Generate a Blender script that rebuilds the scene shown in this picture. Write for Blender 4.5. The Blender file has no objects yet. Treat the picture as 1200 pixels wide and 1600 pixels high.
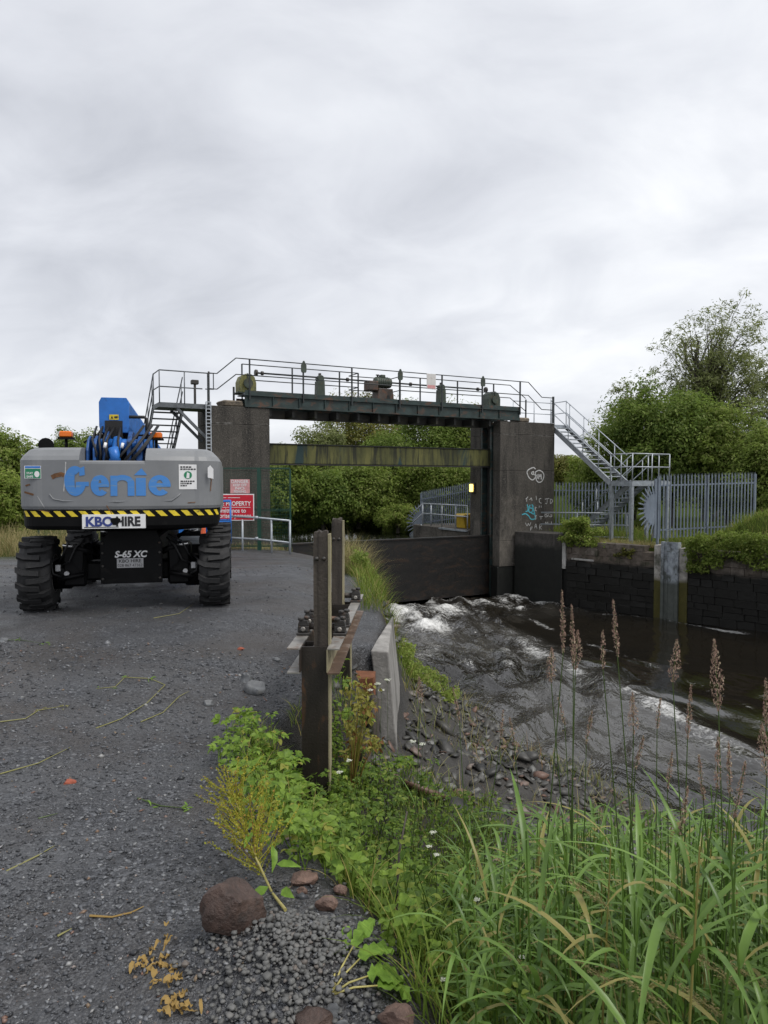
import bpy, math, random
import numpy as np
from mathutils import Vector, Matrix
from math import sin, cos, pi, radians, sqrt, atan2

# ------------------------------------------------------------------ camera, sky, sun, exposure
SC = bpy.context.scene
COL = SC.collection
F, CX, CY, CAMZ, PITCH = 1110.0, 600.0, 800.0, 1.6, radians(2.48)
cam_d = bpy.data.cameras.new('camera'); cam = bpy.data.objects.new('camera', cam_d); COL.objects.link(cam)
cam.location = (0, 0, CAMZ); cam.rotation_euler = (pi / 2 - PITCH, 0, 0)
cam_d.sensor_fit = 'VERTICAL'; cam_d.sensor_height = 36.0; cam_d.sensor_width = 27.0
cam_d.lens = 36.0 * F / 1600.0; cam_d.clip_start = 0.05; cam_d.clip_end = 3000
SC.camera = cam
SUN_EL, SUN_AZ = radians(56), radians(118)      # azimuth measured clockwise from +Y
world = bpy.data.worlds.new('World'); SC.world = world; world.use_nodes = True
nt = world.node_tree; nt.nodes.clear()
def wn(t, **k):
    n = nt.nodes.new(t)
    for a, b in k.items(): setattr(n, a, b)
    return n
w_out = wn('ShaderNodeOutputWorld'); w_bg = wn('ShaderNodeBackground'); w_bg.inputs['Strength'].default_value = 0.1
w_sky = wn('ShaderNodeTexSky', sky_type='NISHITA', sun_disc=False); w_sky.sun_elevation = SUN_EL; w_sky.sun_rotation = SUN_AZ
w_sky.air_density = 1.0; w_sky.dust_density = 2.0
w_tc = wn('ShaderNodeTexCoord'); w_sp = wn('ShaderNodeSeparateXYZ'); nt.links.new(w_tc.outputs['Generated'], w_sp.inputs[0])
def wmath(op, a, b=None):
    n = wn('ShaderNodeMath', operation=op)
    for i, v in enumerate((a, b)):
        if v is None: continue
        if isinstance(v, (int, float)): n.inputs[i].default_value = v
        else: nt.links.new(v, n.inputs[i])
    return n.outputs[0]
wz = wmath('ADD', wmath('MAXIMUM', w_sp.outputs['Z'], 0.0), 0.42)
w_cb = wn('ShaderNodeCombineXYZ'); nt.links.new(wmath('DIVIDE', w_sp.outputs['X'], wz), w_cb.inputs[0]); nt.links.new(wmath('DIVIDE', w_sp.outputs['Y'], wz), w_cb.inputs[1])
def wnoise(scale, detail, rough, dist, off):
    mp = wn('ShaderNodeMapping'); mp.inputs['Location'].default_value = off; mp.inputs['Scale'].default_value = (1.0, 1.25, 1.0); mp.inputs['Rotation'].default_value = (0, 0, .5); nt.links.new(w_cb.outputs[0], mp.inputs[0])
    n = wn('ShaderNodeTexNoise'); n.inputs['Scale'].default_value = scale; n.inputs['Detail'].default_value = detail
    n.inputs['Roughness'].default_value = rough; n.inputs['Distortion'].default_value = dist; nt.links.new(mp.outputs[0], n.inputs['Vector']); return n.outputs['Fac']
w_f = wmath('ADD', wmath('MULTIPLY', wnoise(1.25, 7, 0.5, 0.35, (3.1, 1.7, 0)), 0.6), wmath('MULTIPLY', wnoise(3.4, 8, 0.55, 0.6, (7.3, 4.2, 1)), 0.40))
w_r = wn('ShaderNodeValToRGB'); nt.links.new(w_f, w_r.inputs[0])
while len(w_r.color_ramp.elements) < 4: w_r.color_ramp.elements.new(0.5)
for e, (p, c) in zip(w_r.color_ramp.elements, ((.32, (4.5, 4.65, 5.05)), (.44, (5.6, 5.75, 6.15)), (.53, (6.4, 6.55, 6.9)), (.66, (7.7, 7.8, 8.0)))):
    e.position = p; e.color = (*[v / 10 for v in c], 1)
w_sc = wn('ShaderNodeVectorMath', operation='SCALE'); nt.links.new(w_r.outputs[0], w_sc.inputs[0]); w_sc.inputs['Scale'].default_value = 8.9
w_mx = wn('ShaderNodeMix', data_type='RGBA'); w_mx.inputs[0].default_value = 0.94
nt.links.new(w_sky.outputs[0], w_mx.inputs[6]); nt.links.new(w_sc.outputs[0], w_mx.inputs[7])
nt.links.new(w_mx.outputs[2], w_bg.inputs[0]); nt.links.new(w_bg.outputs[0], w_out.inputs[0])
sun_d = bpy.data.lights.new('sun', 'SUN'); sun = bpy.data.objects.new('sun', sun_d); COL.objects.link(sun)
sun_d.energy = 1.5; sun_d.angle = radians(24); sun_d.color = (1, .965, .91)
sv = Vector((sin(SUN_AZ) * cos(SUN_EL), cos(SUN_AZ) * cos(SUN_EL), sin(SUN_EL)))
sun.rotation_euler = sv.to_track_quat('Z', 'Y').to_euler()
SC.view_settings.view_transform = 'Standard'; SC.view_settings.look = 'None'
SC.view_settings.exposure = 0.62; SC.view_settings.gamma = 1.0; SC.view_settings.use_curve_mapping = False
SC.cycles.max_bounces = 8; SC.cycles.transparent_max_bounces = 12; SC.cycles.use_denoising = True
SC.cycles.caustics_reflective = False; SC.cycles.caustics_refractive = False

# ------------------------------------------------------------------ helpers
rnd = random.Random(7); NR = np.random.default_rng(11)
def at(px, py, D):
    """world point measured from the photograph at a known distance D (metres along +Y)"""
    u, v = (px - CX) / F, -(py - CY) / F
    fy, fz = cos(PITCH) + v * sin(PITCH), -sin(PITCH) + v * cos(PITCH)
    t = D / fy
    return Vector((u * t, D, CAMZ + fz * t))
FR = {'W': (0, 0, 0), 'B': (-4.84, 25.0, radians(28)), 'M': (-3.5, 10.25, radians(11.8)), 'R': (5.64, 30.4, radians(-46.4))}
def fw(fr, p):
    ox, oy, a = FR[fr]; c, s = cos(a), sin(a)
    return Vector((ox + c * p[0] - s * p[1], oy + s * p[0] + c * p[1], p[2]))
def inv(fr, x, y):
    ox, oy, a = FR[fr]; c, s = cos(a), sin(a)
    return c * (x - ox) + s * (y - oy), -s * (x - ox) + c * (y - oy)
ORG = {}
def tag(o, label=None, cat=None, group=None, kind=None):
    if label: o['label'] = label
    if cat: o['category'] = cat
    if group: o['group'] = group
    if kind: o['kind'] = kind
    return o
def thing(name, label, cat, fr='W', base=(0, 0, 0), group=None):
    o = bpy.data.objects.new(name, None); COL.objects.link(o); o.empty_display_size = .2
    o.location = fw(fr, base); o.rotation_euler = (0, 0, FR[fr][2]); ORG[o.name] = (fr, Vector(base))
    return tag(o, label, cat, group)
def link(name, me, mat, parent=None):
    o = bpy.data.objects.new(name, me); COL.objects.link(o)
    if mat is not None and not me.materials: me.materials.append(mat)
    if parent is not None:
        o.parent = parent
        if parent.name in ORG: ORG[o.name] = ORG[parent.name]
    return o
def fast_mesh(name, V, Fc, smooth=False, attrs=None):
    V = np.asarray(V, dtype=np.float32); Fc = np.asarray(Fc, dtype=np.int32); k = Fc.shape[1]
    me = bpy.data.meshes.new(name); me.vertices.add(len(V)); me.vertices.foreach_set('co', V.ravel())
    me.loops.add(Fc.size); me.loops.foreach_set('vertex_index', Fc.ravel())
    me.polygons.add(len(Fc)); me.polygons.foreach_set('loop_start', np.arange(0, Fc.size, k, dtype=np.int32))
    me.polygons.foreach_set('loop_total', np.full(len(Fc), k, dtype=np.int32))
    if smooth: me.polygons.foreach_set('use_smooth', np.ones(len(Fc), dtype=bool))
    me.update(calc_edges=True)
    for an, av in (attrs or {}).items():
        a = me.attributes.new(an, 'FLOAT', 'POINT'); a.data.foreach_set('value', np.asarray(av, dtype=np.float32))
    return me
class MB:
    def __init__(s): s.v = []; s.f = []; s.sm = []
    def add(s, vs, fs, smooth=False):
        n = len(s.v); s.v += [Vector(p) for p in vs]
        for f in fs: s.f.append([i + n for i in f]); s.sm.append(smooth)
        return s
    def box(s, x0, x1, y0, y1, z0, z1):
        return s.add([(x0, y0, z0), (x1, y0, z0), (x1, y1, z0), (x0, y1, z0), (x0, y0, z1), (x1, y0, z1), (x1, y1, z1), (x0, y1, z1)],
                     [(0, 3, 2, 1), (4, 5, 6, 7), (0, 1, 5, 4), (1, 2, 6, 5), (2, 3, 7, 6), (3, 0, 4, 7)])
    def bbox(s, x0, x1, y0, y1, z0, z1, b=.01):
        """box with chamfered edges"""
        xs, ys, zs = (x0, x1), (y0, y1), (z0, z1); vs = []; idx = {}
        for i in (0, 1):
            for j in (0, 1):
                for k in (0, 1):
                    sx, sy, sz = (b, -b)[i], (b, -b)[j], (b, -b)[k]
                    for a, p in enumerate(((xs[i], ys[j] + sy, zs[k] + sz), (xs[i] + sx, ys[j], zs[k] + sz), (xs[i] + sx, ys[j] + sy, zs[k]))):
                        idx[i, j, k, a] = len(vs); vs.append(p)
        g = lambda i, j, k, a: idx[i, j, k, a]; fs = []
        for i in (0, 1):
            q = [g(i, 0, 0, 0), g(i, 1, 0, 0), g(i, 1, 1, 0), g(i, 0, 1, 0)]; fs.append(q if i else q[::-1])
            q = [g(0, i, 0, 1), g(1, i, 0, 1), g(1, i, 1, 1), g(0, i, 1, 1)]; fs.append(q[::-1] if i else q)
            q = [g(0, 0, i, 2), g(1, 0, i, 2), g(1, 1, i, 2), g(0, 1, i, 2)]; fs.append(q if i else q[::-1])
        for j in (0, 1):
            for k in (0, 1):
                fs.append([g(0, j, k, 1), g(1, j, k, 1), g(1, j, k, 2), g(0, j, k, 2)])
                fs.append([g(j, 0, k, 0), g(j, 1, k, 0), g(j, 1, k, 2), g(j, 0, k, 2)])
                fs.append([g(j, k, 0, 0), g(j, k, 1, 0), g(j, k, 1, 1), g(j, k, 0, 1)])
        for i in (0, 1):
            for j in (0, 1):
                for k in (0, 1): fs.append([g(i, j, k, 0), g(i, j, k, 1), g(i, j, k, 2)])
        s.add(vs, fs); s.fix = True; return s
    def bar(s, p0, p1, w, h, up=(0, 0, 1)):
        p0, p1 = Vector(p0), Vector(p1); d = (p1 - p0).normalized(); u = Vector(up)
        if abs(d.dot(u)) > .98: u = Vector((0, 1, 0))
        r = d.cross(u).normalized(); u = r.cross(d)
        q = [(-1, -1), (1, -1), (1, 1), (-1, 1)]
        return s.add([p + r * (a * w / 2) + u * (b * h / 2) for p in (p0, p1) for a, b in q],
                     [(3, 2, 1, 0), (4, 5, 6, 7), (0, 1, 5, 4), (1, 2, 6, 5), (2, 3, 7, 6), (3, 0, 4, 7)])
    def tube(s, pts, r, n=8, caps=True):
        pts = [Vector(p) for p in pts]; m = len(pts); rs = r if isinstance(r, (list, tuple)) else [r] * m
        vs, fs = [], []; ref = None
        for i, p in enumerate(pts):
            d = (pts[min(i + 1, m - 1)] - pts[max(i - 1, 0)])
            d = d.normalized() if d.length > 1e-9 else Vector((0, 0, 1))
            if ref is None: ref = Vector((0, 0, 1)) if abs(d.z) < .9 else Vector((1, 0, 0))
            a = d.cross(ref); a = a.normalized() if a.length > 1e-6 else d.orthogonal().normalized(); b = a.cross(d); ref = b
            vs += [p + a * (rs[i] * cos(2 * pi * k / n)) + b * (rs[i] * sin(2 * pi * k / n)) for k in range(n)]
        for i in range(m - 1):
            for k in range(n):
                k2 = (k + 1) % n; fs.append((i * n + k, (i + 1) * n + k, (i + 1) * n + k2, i * n + k2))
        s.add(vs, fs, n > 5)
        if caps:
            b = len(s.v) - len(vs); s.f.append([b + k for k in range(n)]); s.sm.append(False)
            s.f.append([b + (m - 1) * n + k for k in range(n)][::-1]); s.sm.append(False)
        return s
    def lathe(s, prof, n=24, axis='z', c=(0, 0, 0)):
        """prof: (radius, height) pairs round the axis"""
        vs, fs = [], []; c = Vector(c)
        for r, h in prof:
            for k in range(n):
                a, b = r * cos(2 * pi * k / n), r * sin(2 * pi * k / n)
                vs.append(c + Vector({'z': (a, b, h), 'x': (h, a, b), 'y': (b, h, a)}[axis]))
        for i in range(len(prof) - 1):
            for k in range(n):
                k2 = (k + 1) % n; fs.append((i * n + k, i * n + k2, (i + 1) * n + k2, (i + 1) * n + k))
        s.add(vs, fs, True)
        for i in (0, len(prof) - 1):
            if prof[i][0] > 1e-5:
                b = len(s.v) - len(vs); q = [b + i * n + k for k in range(n)]; s.f.append(q[::-1] if i == 0 else q); s.sm.append(False)
        return s
    def prism(s, poly, a0, a1, axis='y'):
        """poly in the two other axes, extruded along axis from a0 to a1"""
        m = {'y': lambda p, a: (p[0], a, p[1]), 'x': lambda p, a: (a, p[0], p[1]), 'z': lambda p, a: (p[0], p[1], a)}[axis]; n = len(poly)
        s.fix = True
        return s.add([m(p, a0) for p in poly] + [m(p, a1) for p in poly],
                     [tuple(range(n)), tuple(range(2 * n - 1, n - 1, -1))] + [(i, i + n, (i + 1) % n + n, (i + 1) % n) for i in range(n)])
    def mesh(s, name, off=Vector((0, 0, 0))):
        me = bpy.data.meshes.new(name); me.from_pydata([tuple(p - off) for p in s.v], [], s.f)
        if any(s.sm): me.polygons.foreach_set('use_smooth', s.sm)
        if getattr(s, 'fix', False):
            import bmesh
            bm = bmesh.new(); bm.from_mesh(me); bmesh.ops.recalc_face_normals(bm, faces=bm.faces); bm.to_mesh(me); bm.free()
        me.update(); return me
    def build(s, name, mat, parent=None, bev=0):
        off = ORG[parent.name][1] if parent is not None and parent.name in ORG else Vector((0, 0, 0))
        o = link(name, s.mesh(name, off), mat, parent)
        if bev:
            m = o.modifiers.new('bevel', 'BEVEL'); m.width = bev; m.segments = 2; m.limit_method = 'ANGLE'; m.angle_limit = radians(40)
        return o
def solo(mb, name, mat, label, cat, fr='W', base=(0, 0, 0), group=None, kind=None, bev=0):
    """a thing that is a single mesh"""
    o = link(name, mb.mesh(name, Vector(base)), mat); o.location = fw(fr, base); o.rotation_euler = (0, 0, FR[fr][2])
    if bev:
        m = o.modifiers.new('bevel', 'BEVEL'); m.width = bev; m.segments = 2; m.limit_method = 'ANGLE'; m.angle_limit = radians(40)
    return tag(o, label, cat, group, kind)
def rep(parent, name, me, mat, places, off=None):
    """alike pieces sharing one mesh: places = (x, y, z, rotz[, scale])"""
    off = ORG[parent.name][1] if parent is not None and parent.name in ORG else Vector((0, 0, 0)); out = []
    for p in places:
        o = link(name, me, mat, parent); o.location = Vector(p[:3]) - off; o.rotation_euler = (0, 0, p[3] if len(p) > 3 else 0)
        if len(p) > 4: o.scale = p[4] if hasattr(p[4], '__len__') else (p[4],) * 3
        out.append(o)
    return out
def text_vf(body, size, bold=0.0, depth=0.0, shear=0.0, width=None, align='LEFT', space=1.0):
    """letters of the built-in font as (verts Nx3 in the x/y plane, faces), x measured from 0; scaled to width when given"""
    cu = bpy.data.curves.new('text', 'FONT'); cu.body = body; cu.size = size; cu.offset = bold; cu.extrude = depth; cu.shear = shear
    cu.resolution_u = 4; cu.space_character = space; cu.align_x = 'LEFT'
    o = bpy.data.objects.new('text', cu); COL.objects.link(o); dg = bpy.context.evaluated_depsgraph_get()
    me = bpy.data.meshes.new_from_object(o.evaluated_get(dg)); vs = np.array([v.co[:] for v in me.vertices]); fs = [tuple(p.vertices) for p in me.polygons]
    bpy.data.objects.remove(o); bpy.data.curves.remove(cu); bpy.data.meshes.remove(me)
    vs[:, 0] -= vs[:, 0].min()
    if width: vs[:, 0] *= width / vs[:, 0].max()
    if align == 'CENTER': vs[:, 0] -= vs[:, 0].max() / 2
    return vs, fs
def put_text(mb, body, size, fn, **k):
    """fn(x, y) -> 3d point"""
    vs, fs = text_vf(body, size, **k); return mb.add([fn(v[0], v[1]) for v in vs], fs)
def stroke(mb, pts, w, fn):
    """a painted ribbon through 2d points"""
    P = [Vector((p[0], p[1], 0)) for p in pts]
    vs, fs = [], []
    for i, p in enumerate(P):
        d = (P[min(i + 1, len(P) - 1)] - P[max(i - 1, 0)]); n = Vector((-d.y, d.x, 0)); n = n.normalized() * (w / 2) if n.length > 0 else Vector((w / 2, 0, 0))
        vs += [fn(p.x + n.x, p.y + n.y), fn(p.x - n.x, p.y - n.y)]
    for i in range(len(P) - 1): fs.append((2 * i, 2 * i + 1, 2 * i + 3, 2 * i + 2))
    return mb.add(vs, fs)
# smooth pseudo-noise for terrain, water and crowns
def _hash(ix, iy, seed):
    h = (ix * 374761393 + iy * 668265263 + seed * 1442695041) & 0xffffffff
    h = ((h ^ (h >> 13)) * 1274126177) & 0xffffffff
    return ((h ^ (h >> 16)) & 0xffff) / 65535.0
def vnoise(x, y, seed=0):
    x = np.asarray(x, float); y = np.asarray(y, float); xi = np.floor(x).astype(np.int64); yi = np.floor(y).astype(np.int64)
    fx, fy = x - xi, y - yi; fx = fx * fx * (3 - 2 * fx); fy = fy * fy * (3 - 2 * fy)
    a, b, c, d = _hash(xi, yi, seed), _hash(xi + 1, yi, seed), _hash(xi, yi + 1, seed), _hash(xi + 1, yi + 1, seed)
    return (a * (1 - fx) + b * fx) * (1 - fy) + (c * (1 - fx) + d * fx) * fy - .5
def fbm(x, y, seed=0, oct=4):
    s, a = 0, 1.0
    for o in range(oct): s = s + a * vnoise(x * 2 ** o, y * 2 ** o, seed + o); a *= .5
    return s
def sst(a, b, x): t = np.clip((np.asarray(x, float) - a) / (b - a), 0, 1); return t * t * (3 - 2 * t)

# ------------------------------------------------------------------ materials
def srgb(r, g, b): return tuple(((c / 255) / 12.92 if c / 255 <= .04045 else ((c / 255 + .055) / 1.055) ** 2.4) for c in (r, g, b))
class N:
    def __init__(s, name):
        s.m = bpy.data.materials.new(name); s.m.use_nodes = True; s.t = s.m.node_tree; s.t.nodes.clear()
        s.out = s.t.nodes.new('ShaderNodeOutputMaterial'); s.b = s.n('ShaderNodeBsdfPrincipled'); s.t.links.new(s.b.outputs[0], s.out.inputs[0])
        s.tc = s.n('ShaderNodeTexCoord')
    def n(s, t, **k):
        x = s.t.nodes.new(t)
        for a, b in k.items(): setattr(x, a, b)
        return x
    def L(s, a, b): s.t.links.new(a, b)
    def put(s, sock, v):
        if isinstance(v, (int, float)): sock.default_value = v
        elif isinstance(v, (tuple, list)): sock.default_value = (*v, 1) if len(v) == 3 and sock.type == 'RGBA' else v
        else: s.L(v, sock)
    def set(s, **k):
        nm = {'color': 'Base Color', 'rough': 'Roughness', 'metal': 'Metallic', 'spec': 'Specular IOR Level', 'normal': 'Normal', 'ior': 'IOR', 'alpha': 'Alpha'}
        for a, v in k.items(): s.put(s.b.inputs[nm[a]], v)
        return s
    def co(s, scale=(1, 1, 1), space='Object'):
        mp = s.n('ShaderNodeMapping'); mp.inputs['Scale'].default_value = scale
        if space == 'World': g = s.n('ShaderNodeNewGeometry'); s.L(g.outputs['Position'], mp.inputs[0])
        else: s.L(s.tc.outputs[space], mp.inputs[0])
        return mp.outputs[0]
    def noise(s, scale, detail=5, rough=.55, dist=0, co=None, out='Fac'):
        x = s.n('ShaderNodeTexNoise'); x.inputs['Scale'].default_value = scale; x.inputs['Detail'].default_value = detail
        x.inputs['Roughness'].default_value = rough; x.inputs['Distortion'].default_value = dist; s.L(co if co is not None else s.co(), x.inputs['Vector']); return x.outputs[out]
    def vor(s, scale, co=None, feature='F1', out='Distance'):
        x = s.n('ShaderNodeTexVoronoi', feature=feature); x.inputs['Scale'].default_value = scale; s.L(co if co is not None else s.co(), x.inputs['Vector']); return x.outputs[out]
    def ramp(s, f, pts, interp='LINEAR'):
        r = s.n('ShaderNodeValToRGB'); r.color_ramp.interpolation = interp; s.L(f, r.inputs[0]); e = r.color_ramp.elements
        while len(e) < len(pts): e.new(.5)
        for q, (p, c) in zip(e, pts): q.position = p; q.color = (*c, 1) if hasattr(c, '__len__') else (c, c, c, 1)
        return r.outputs[0]
    def mix(s, f, a, b, mode='MIX'):
        x = s.n('ShaderNodeMix', data_type='RGBA', blend_type=mode); s.put(x.inputs[0], f); s.put(x.inputs[6], a); s.put(x.inputs[7], b); return x.outputs[2]
    def math(s, op, a, b=None, c=None):
        x = s.n('ShaderNodeMath', operation=op)
        for i, v in enumerate((a, b, c)):
            if v is not None: s.put(x.inputs[i], v)
        return x.outputs[0]
    def bump(s, h, strength=.3, dist=.02, normal=None):
        x = s.n('ShaderNodeBump'); x.inputs['Strength'].default_value = strength; x.inputs['Distance'].default_value = dist; s.L(h, x.inputs['Height'])
        if normal is not None: s.L(normal, x.inputs['Normal'])
        return x.outputs[0]
    def attr(s, name): x = s.n('ShaderNodeAttribute'); x.attribute_name = name; return x.outputs['Fac']
    def island(s): return s.n('ShaderNodeNewGeometry').outputs['Random Per Island']
    def objrand(s): return s.n('ShaderNodeObjectInfo').outputs['Random']
def plain(name, col, rough=.6, metal=0, var=.25, scale=6, bump=.1, bscale=60, dirt=None, dscale=3, damt=.5, spec=.5, stretch=(1, 1, 1)):
    """a coloured surface with uneven tone, optional dirt or rust patches and fine relief"""
    m = N(name); co = m.co(stretch)
    c = m.mix(m.ramp(m.noise(scale, 6, .6, .2, co), ((.3, 0.0), (.7, 1.0))), tuple(v * (1 - var) for v in col), tuple(min(1, v * (1 + var)) for v in col))
    if dirt is not None: c = m.mix(m.ramp(m.noise(dscale, 8, .65, .6, co), ((.62 - damt * .25, 0.0), (.72 - damt * .15, 1.0))), c, dirt)
    m.set(color=c, rough=m.math('ADD', m.math('MULTIPLY', m.noise(scale * 2, 4), .25), rough - .12), metal=metal, spec=spec)
    if bump: m.set(normal=m.bump(m.noise(bscale, 5, .6), bump, .01))
    return m.m
def leaf_mat(name, c1, c2, c3=None, rough=.5, trans=.35, frac=.12, spec=.4, tone_patches=0):
    m = N(name); r = m.island(); c = m.mix(r, c1, c2)
    if tone_patches: c = m.mix(m.math('MULTIPLY', m.ramp(m.noise(tone_patches, 4, .6, .3), ((.42, 0.0), (.62, 1.0))), .6), c, tuple(v * 1.55 for v in c2))  # random paler patches; tree crowns use them to imitate brightly lit clumps
    if c3 is not None: c = m.mix(m.math('GREATER_THAN', m.math('FRACT', m.math('MULTIPLY', r, 17.31)), 1 - frac), c, c3)
    m.set(color=c, rough=rough, spec=spec)
    tr = m.n('ShaderNodeBsdfTranslucent'); m.L(c, tr.inputs[0]); mx = m.n('ShaderNodeMixShader'); mx.inputs[0].default_value = trans
    m.L(m.b.outputs[0], mx.inputs[1]); m.L(tr.outputs[0], mx.inputs[2]); m.L(mx.outputs[0], m.out.inputs[0]); return m.m
MT = {}
MT['galv'] = plain('galvanised steel', (.36, .39, .42), .5, .55, .25, 5, .05, 40, (.22, .23, .24), 9, .25)
MT['galv_pale'] = plain('galvanised steel, paler', (.42, .45, .48), .5, .45, .22, 7, .05, 40, (.25, .26, .27), 9, .2)
MT['palisade'] = plain('weathered palisade steel', (.20, .235, .285), .55, .35, .3, 3, .05, 40, (.16, .18, .2), 4, .35, stretch=(1, 1, .4))
MT['dark_rail'] = plain('dark painted rail', (.03, .036, .038), .5, .2, .4, 8, .1, 40, (.10, .05, .03), 12, .15)
MT['girder'] = plain('dark green girder paint', (.022, .038, .036), .55, .1, .5, 3.5, .25, 30, (.10, .05, .03), 3.2, .36, stretch=(.8, 1, 1.3))
MT['galv_dark'] = plain('dull dark galvanised steel', (.13, .14, .15), .55, .4, .3, 5, .05, 40, (.08, .085, .09), 9, .3)
MT['gear_green'] = plain('green machine paint', (.045, .06, .045), .55, .05, .4, 5, .15, 25, (.09, .075, .045), 4, .3)
MT['gear_yellow'] = plain('lichen on green paint', (.20, .19, .06), .65, 0, .4, 5, .2, 25, (.05, .06, .04), 5, .5)
MT['black_soffit'] = plain('near-black steel', (.018, .018, .016), .6, 0, .5, 2, .2, 20, (.04, .035, .022), 2, .4)  # near-black steel for soffits, flanges and recesses
MT['rust_steel'] = plain('brown rusted steel', (.033, .027, .023), .5, .3, .4, 5, .3, 60, (.12, .06, .03), 6, .3, stretch=(1, 1, .35))
MT['plate_steel'] = plain('weathered grey flat steel', (.30, .285, .26), .45, .45, .3, 9, .1, 70, (.16, .09, .055), 10, .3)
MT['iron'] = plain('cast iron fittings', (.05, .047, .044), .5, .35, .4, 12, .3, 90, (.10, .06, .04), 15, .3)
MT['fence_green'] = plain('green powder coat', (.010, .055, .036), .45, 0, .2, 5, .03, 40)
MT['white_board'] = plain('faded white board', (.62, .60, .58), .55, 0, .08, 8, .02, 40, (.42, .36, .33), 6, .15)
MT['white'] = plain('white print', (.78, .78, .78), .5, 0, .05, 6, 0)
MT['red_sign'] = plain('red sign face', (.55, .012, .03), .4, 0, .15, 6, .02, 40)
MT['black_ink'] = plain('black print', (.015, .015, .017), .5, 0, .2, 6, 0)
MT['blue_ink'] = plain('dark blue print', (.03, .05, .22), .5, 0, .2, 6, 0)
MT['green_ink'] = plain('green print', (.015, .22, .10), .5, 0, .15, 6, 0)
MT['pink_ink'] = plain('faded red print', (.62, .30, .30), .55, 0, .2, 8, 0)
MT['pink_stone'] = plain('dusty reddish stone', (.16, .10, .078), .65, 0, .45, 16, 1.0, 60, (.08, .052, .042), 11, .4)
MT['stone'] = plain('slate stone', (.13, .135, .14), .5, 0, .5, 8, .5, 30, (.2, .195, .185), 5, .3)
MT['red_stone'] = plain('reddish brown stone', (.062, .038, .030), .6, 0, .5, 16, 1.0, 60, (.030, .022, .019), 11, .5)
MT['bark'] = plain('bark', (.07, .06, .048), .8, 0, .4, 12, .6, 30, None, stretch=(1, 1, .3))
MT['dead'] = leaf_mat('withered leaf', (.46, .33, .12), (.33, .21, .075), (.55, .44, .20), .65, .3, .15, .15)
MT['straw'] = leaf_mat('straw', (.40, .34, .16), (.28, .30, .10), (.34, .2, .08))
# ------------------------------------------------------------------ ground
EY = np.array([-6, -2, 1.0, 1.8, 2.5, 3.3, 4.2, 5.1, 5.7, 6.4, 7.4, 7.92, 8.06, 9.5, 10.2, 11.2, 14, 18.8, 22, 24.6, 27])
EX = np.array([.9, .6, .35, .12, -.1, -.55, -.95, -1.02, -.8, -.55, -.46, -.42, -.1, -.06, -.1, -.13, -.3, -.9, -2.1, -3.7, -4.2])
WY = np.array([-10, 0, 5, 8, 10.5, 12.7, 14.7, 18, 19.4, 22, 24.5, 27])
WX = np.array([13, 9.6, 7.5, 5.7, 4.2, 2.75, 1.5, .55, .55, .5, -.5, -3.6])
WATER = -3.45
def ground_z(x, y, detail=True):
    x = np.asarray(x, float); y = np.asarray(y, float)
    e = np.interp(y, EY, EX); w = np.interp(y, WY, WX)
    yard = -.7 * sst(10, 23, y) + .05 * vnoise(x * .35, y * .35, 3) + .035 * vnoise(x * 1.1, y * 1.1, 4)
    edge = -np.interp(y, [3, 6, 8, 12, 16, 22], [.03, .22, .28, .25, .2, .05]) * sst(1.7, 0, e - x)
    d = x - e
    drop = np.interp(y, [0, 3, 5, 7.6, 8, 11, 14, 20], [.3, .45, .55, .95, 1.2, 1.15, 1.1, 1.0])
    wid = np.interp(y, [0, 3, 5, 7.6, 8, 12, 20], [.55, .6, .55, .5, .3, .6, .7])
    z0 = yard + edge - drop * sst(0, 1, d / wid)
    run = np.clip((d - wid * .6) / np.maximum(w - e - wid * .6, .3), 0, None)
    slope = (WATER - .02 - (yard + edge - drop)) * np.minimum(run, 1.0) ** .85 - .55 * np.clip(run - 1, 0, 1)
    z = np.where(d > 0, z0 + slope, yard + edge)
    rough = sst(.0, .5, d) * sst(6.0, 8.5, y)
    z = z + rough * (.22 * vnoise(x * 1.3, y * 1.3, 9) + .16 * vnoise(x * 3.1, y * 3.1, 10))
    if detail: z = z + .012 * vnoise(x * 5, y * 5, 5) + .008 * vnoise(x * 14, y * 14, 6)
    # loose gravel heap by the boulder
    z = z + .13 * np.exp(-(((x + .33) / .34) ** 2 + ((y - 2.27) / .22) ** 2))
    # right bank behind the river wall
    t, q = inv('R', x, y)
    rb = -.85 + 1.2 * sst(6.8, 9.4, t) * sst(.1, 1.8, q) + .12 * vnoise(x * .6, y * .6, 12)
    z = np.where((q > .3) & (t > -30), rb, z)
    z = np.where((q <= .3) & (d > 0) & (y > 5) & (run > 1.05), np.minimum(z, -4.2), z)
    # upstream of the gate
    s, v = inv('B', x, y)
    up = np.where(s < .7, -.72, np.where((s < 11.4) & (v < 15), -5.0, -.75)) + .1 * vnoise(x * .5, y * .5, 13)
    z = np.where((v > .5), up, z)
    z = np.where((v > -.3) & (v <= .5) & (s < .7), -.72, z)
    far = sst(60, 140, y)
    return z + far * (7.0 * np.exp(-((x - 42) / 45) ** 2) + 1.0 * vnoise(x * .02, y * .02, 14))
def axis_pts(segs):
    out = [segs[0][0]]
    for a, b, st in segs:
        n = max(1, int(round((b - a) / st))); out += [a + (b - a) * (i + 1) / n for i in range(n)]
    return np.array(out)
gx = axis_pts([(-900, -120, 60), (-120, -40, 8), (-40, -12, 1), (-12, -4, .2), (-4, 3, .075), (3, 16, .18), (16, 40, .8), (40, 120, 8), (120, 900, 60)])
gy = axis_pts([(-60, -4, 4), (-4, 1, .25), (1, 8, .075), (8, 14, .12), (14, 36, .24), (36, 60, 1.5), (60, 220, 6), (220, 1500, 90)])
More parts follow.
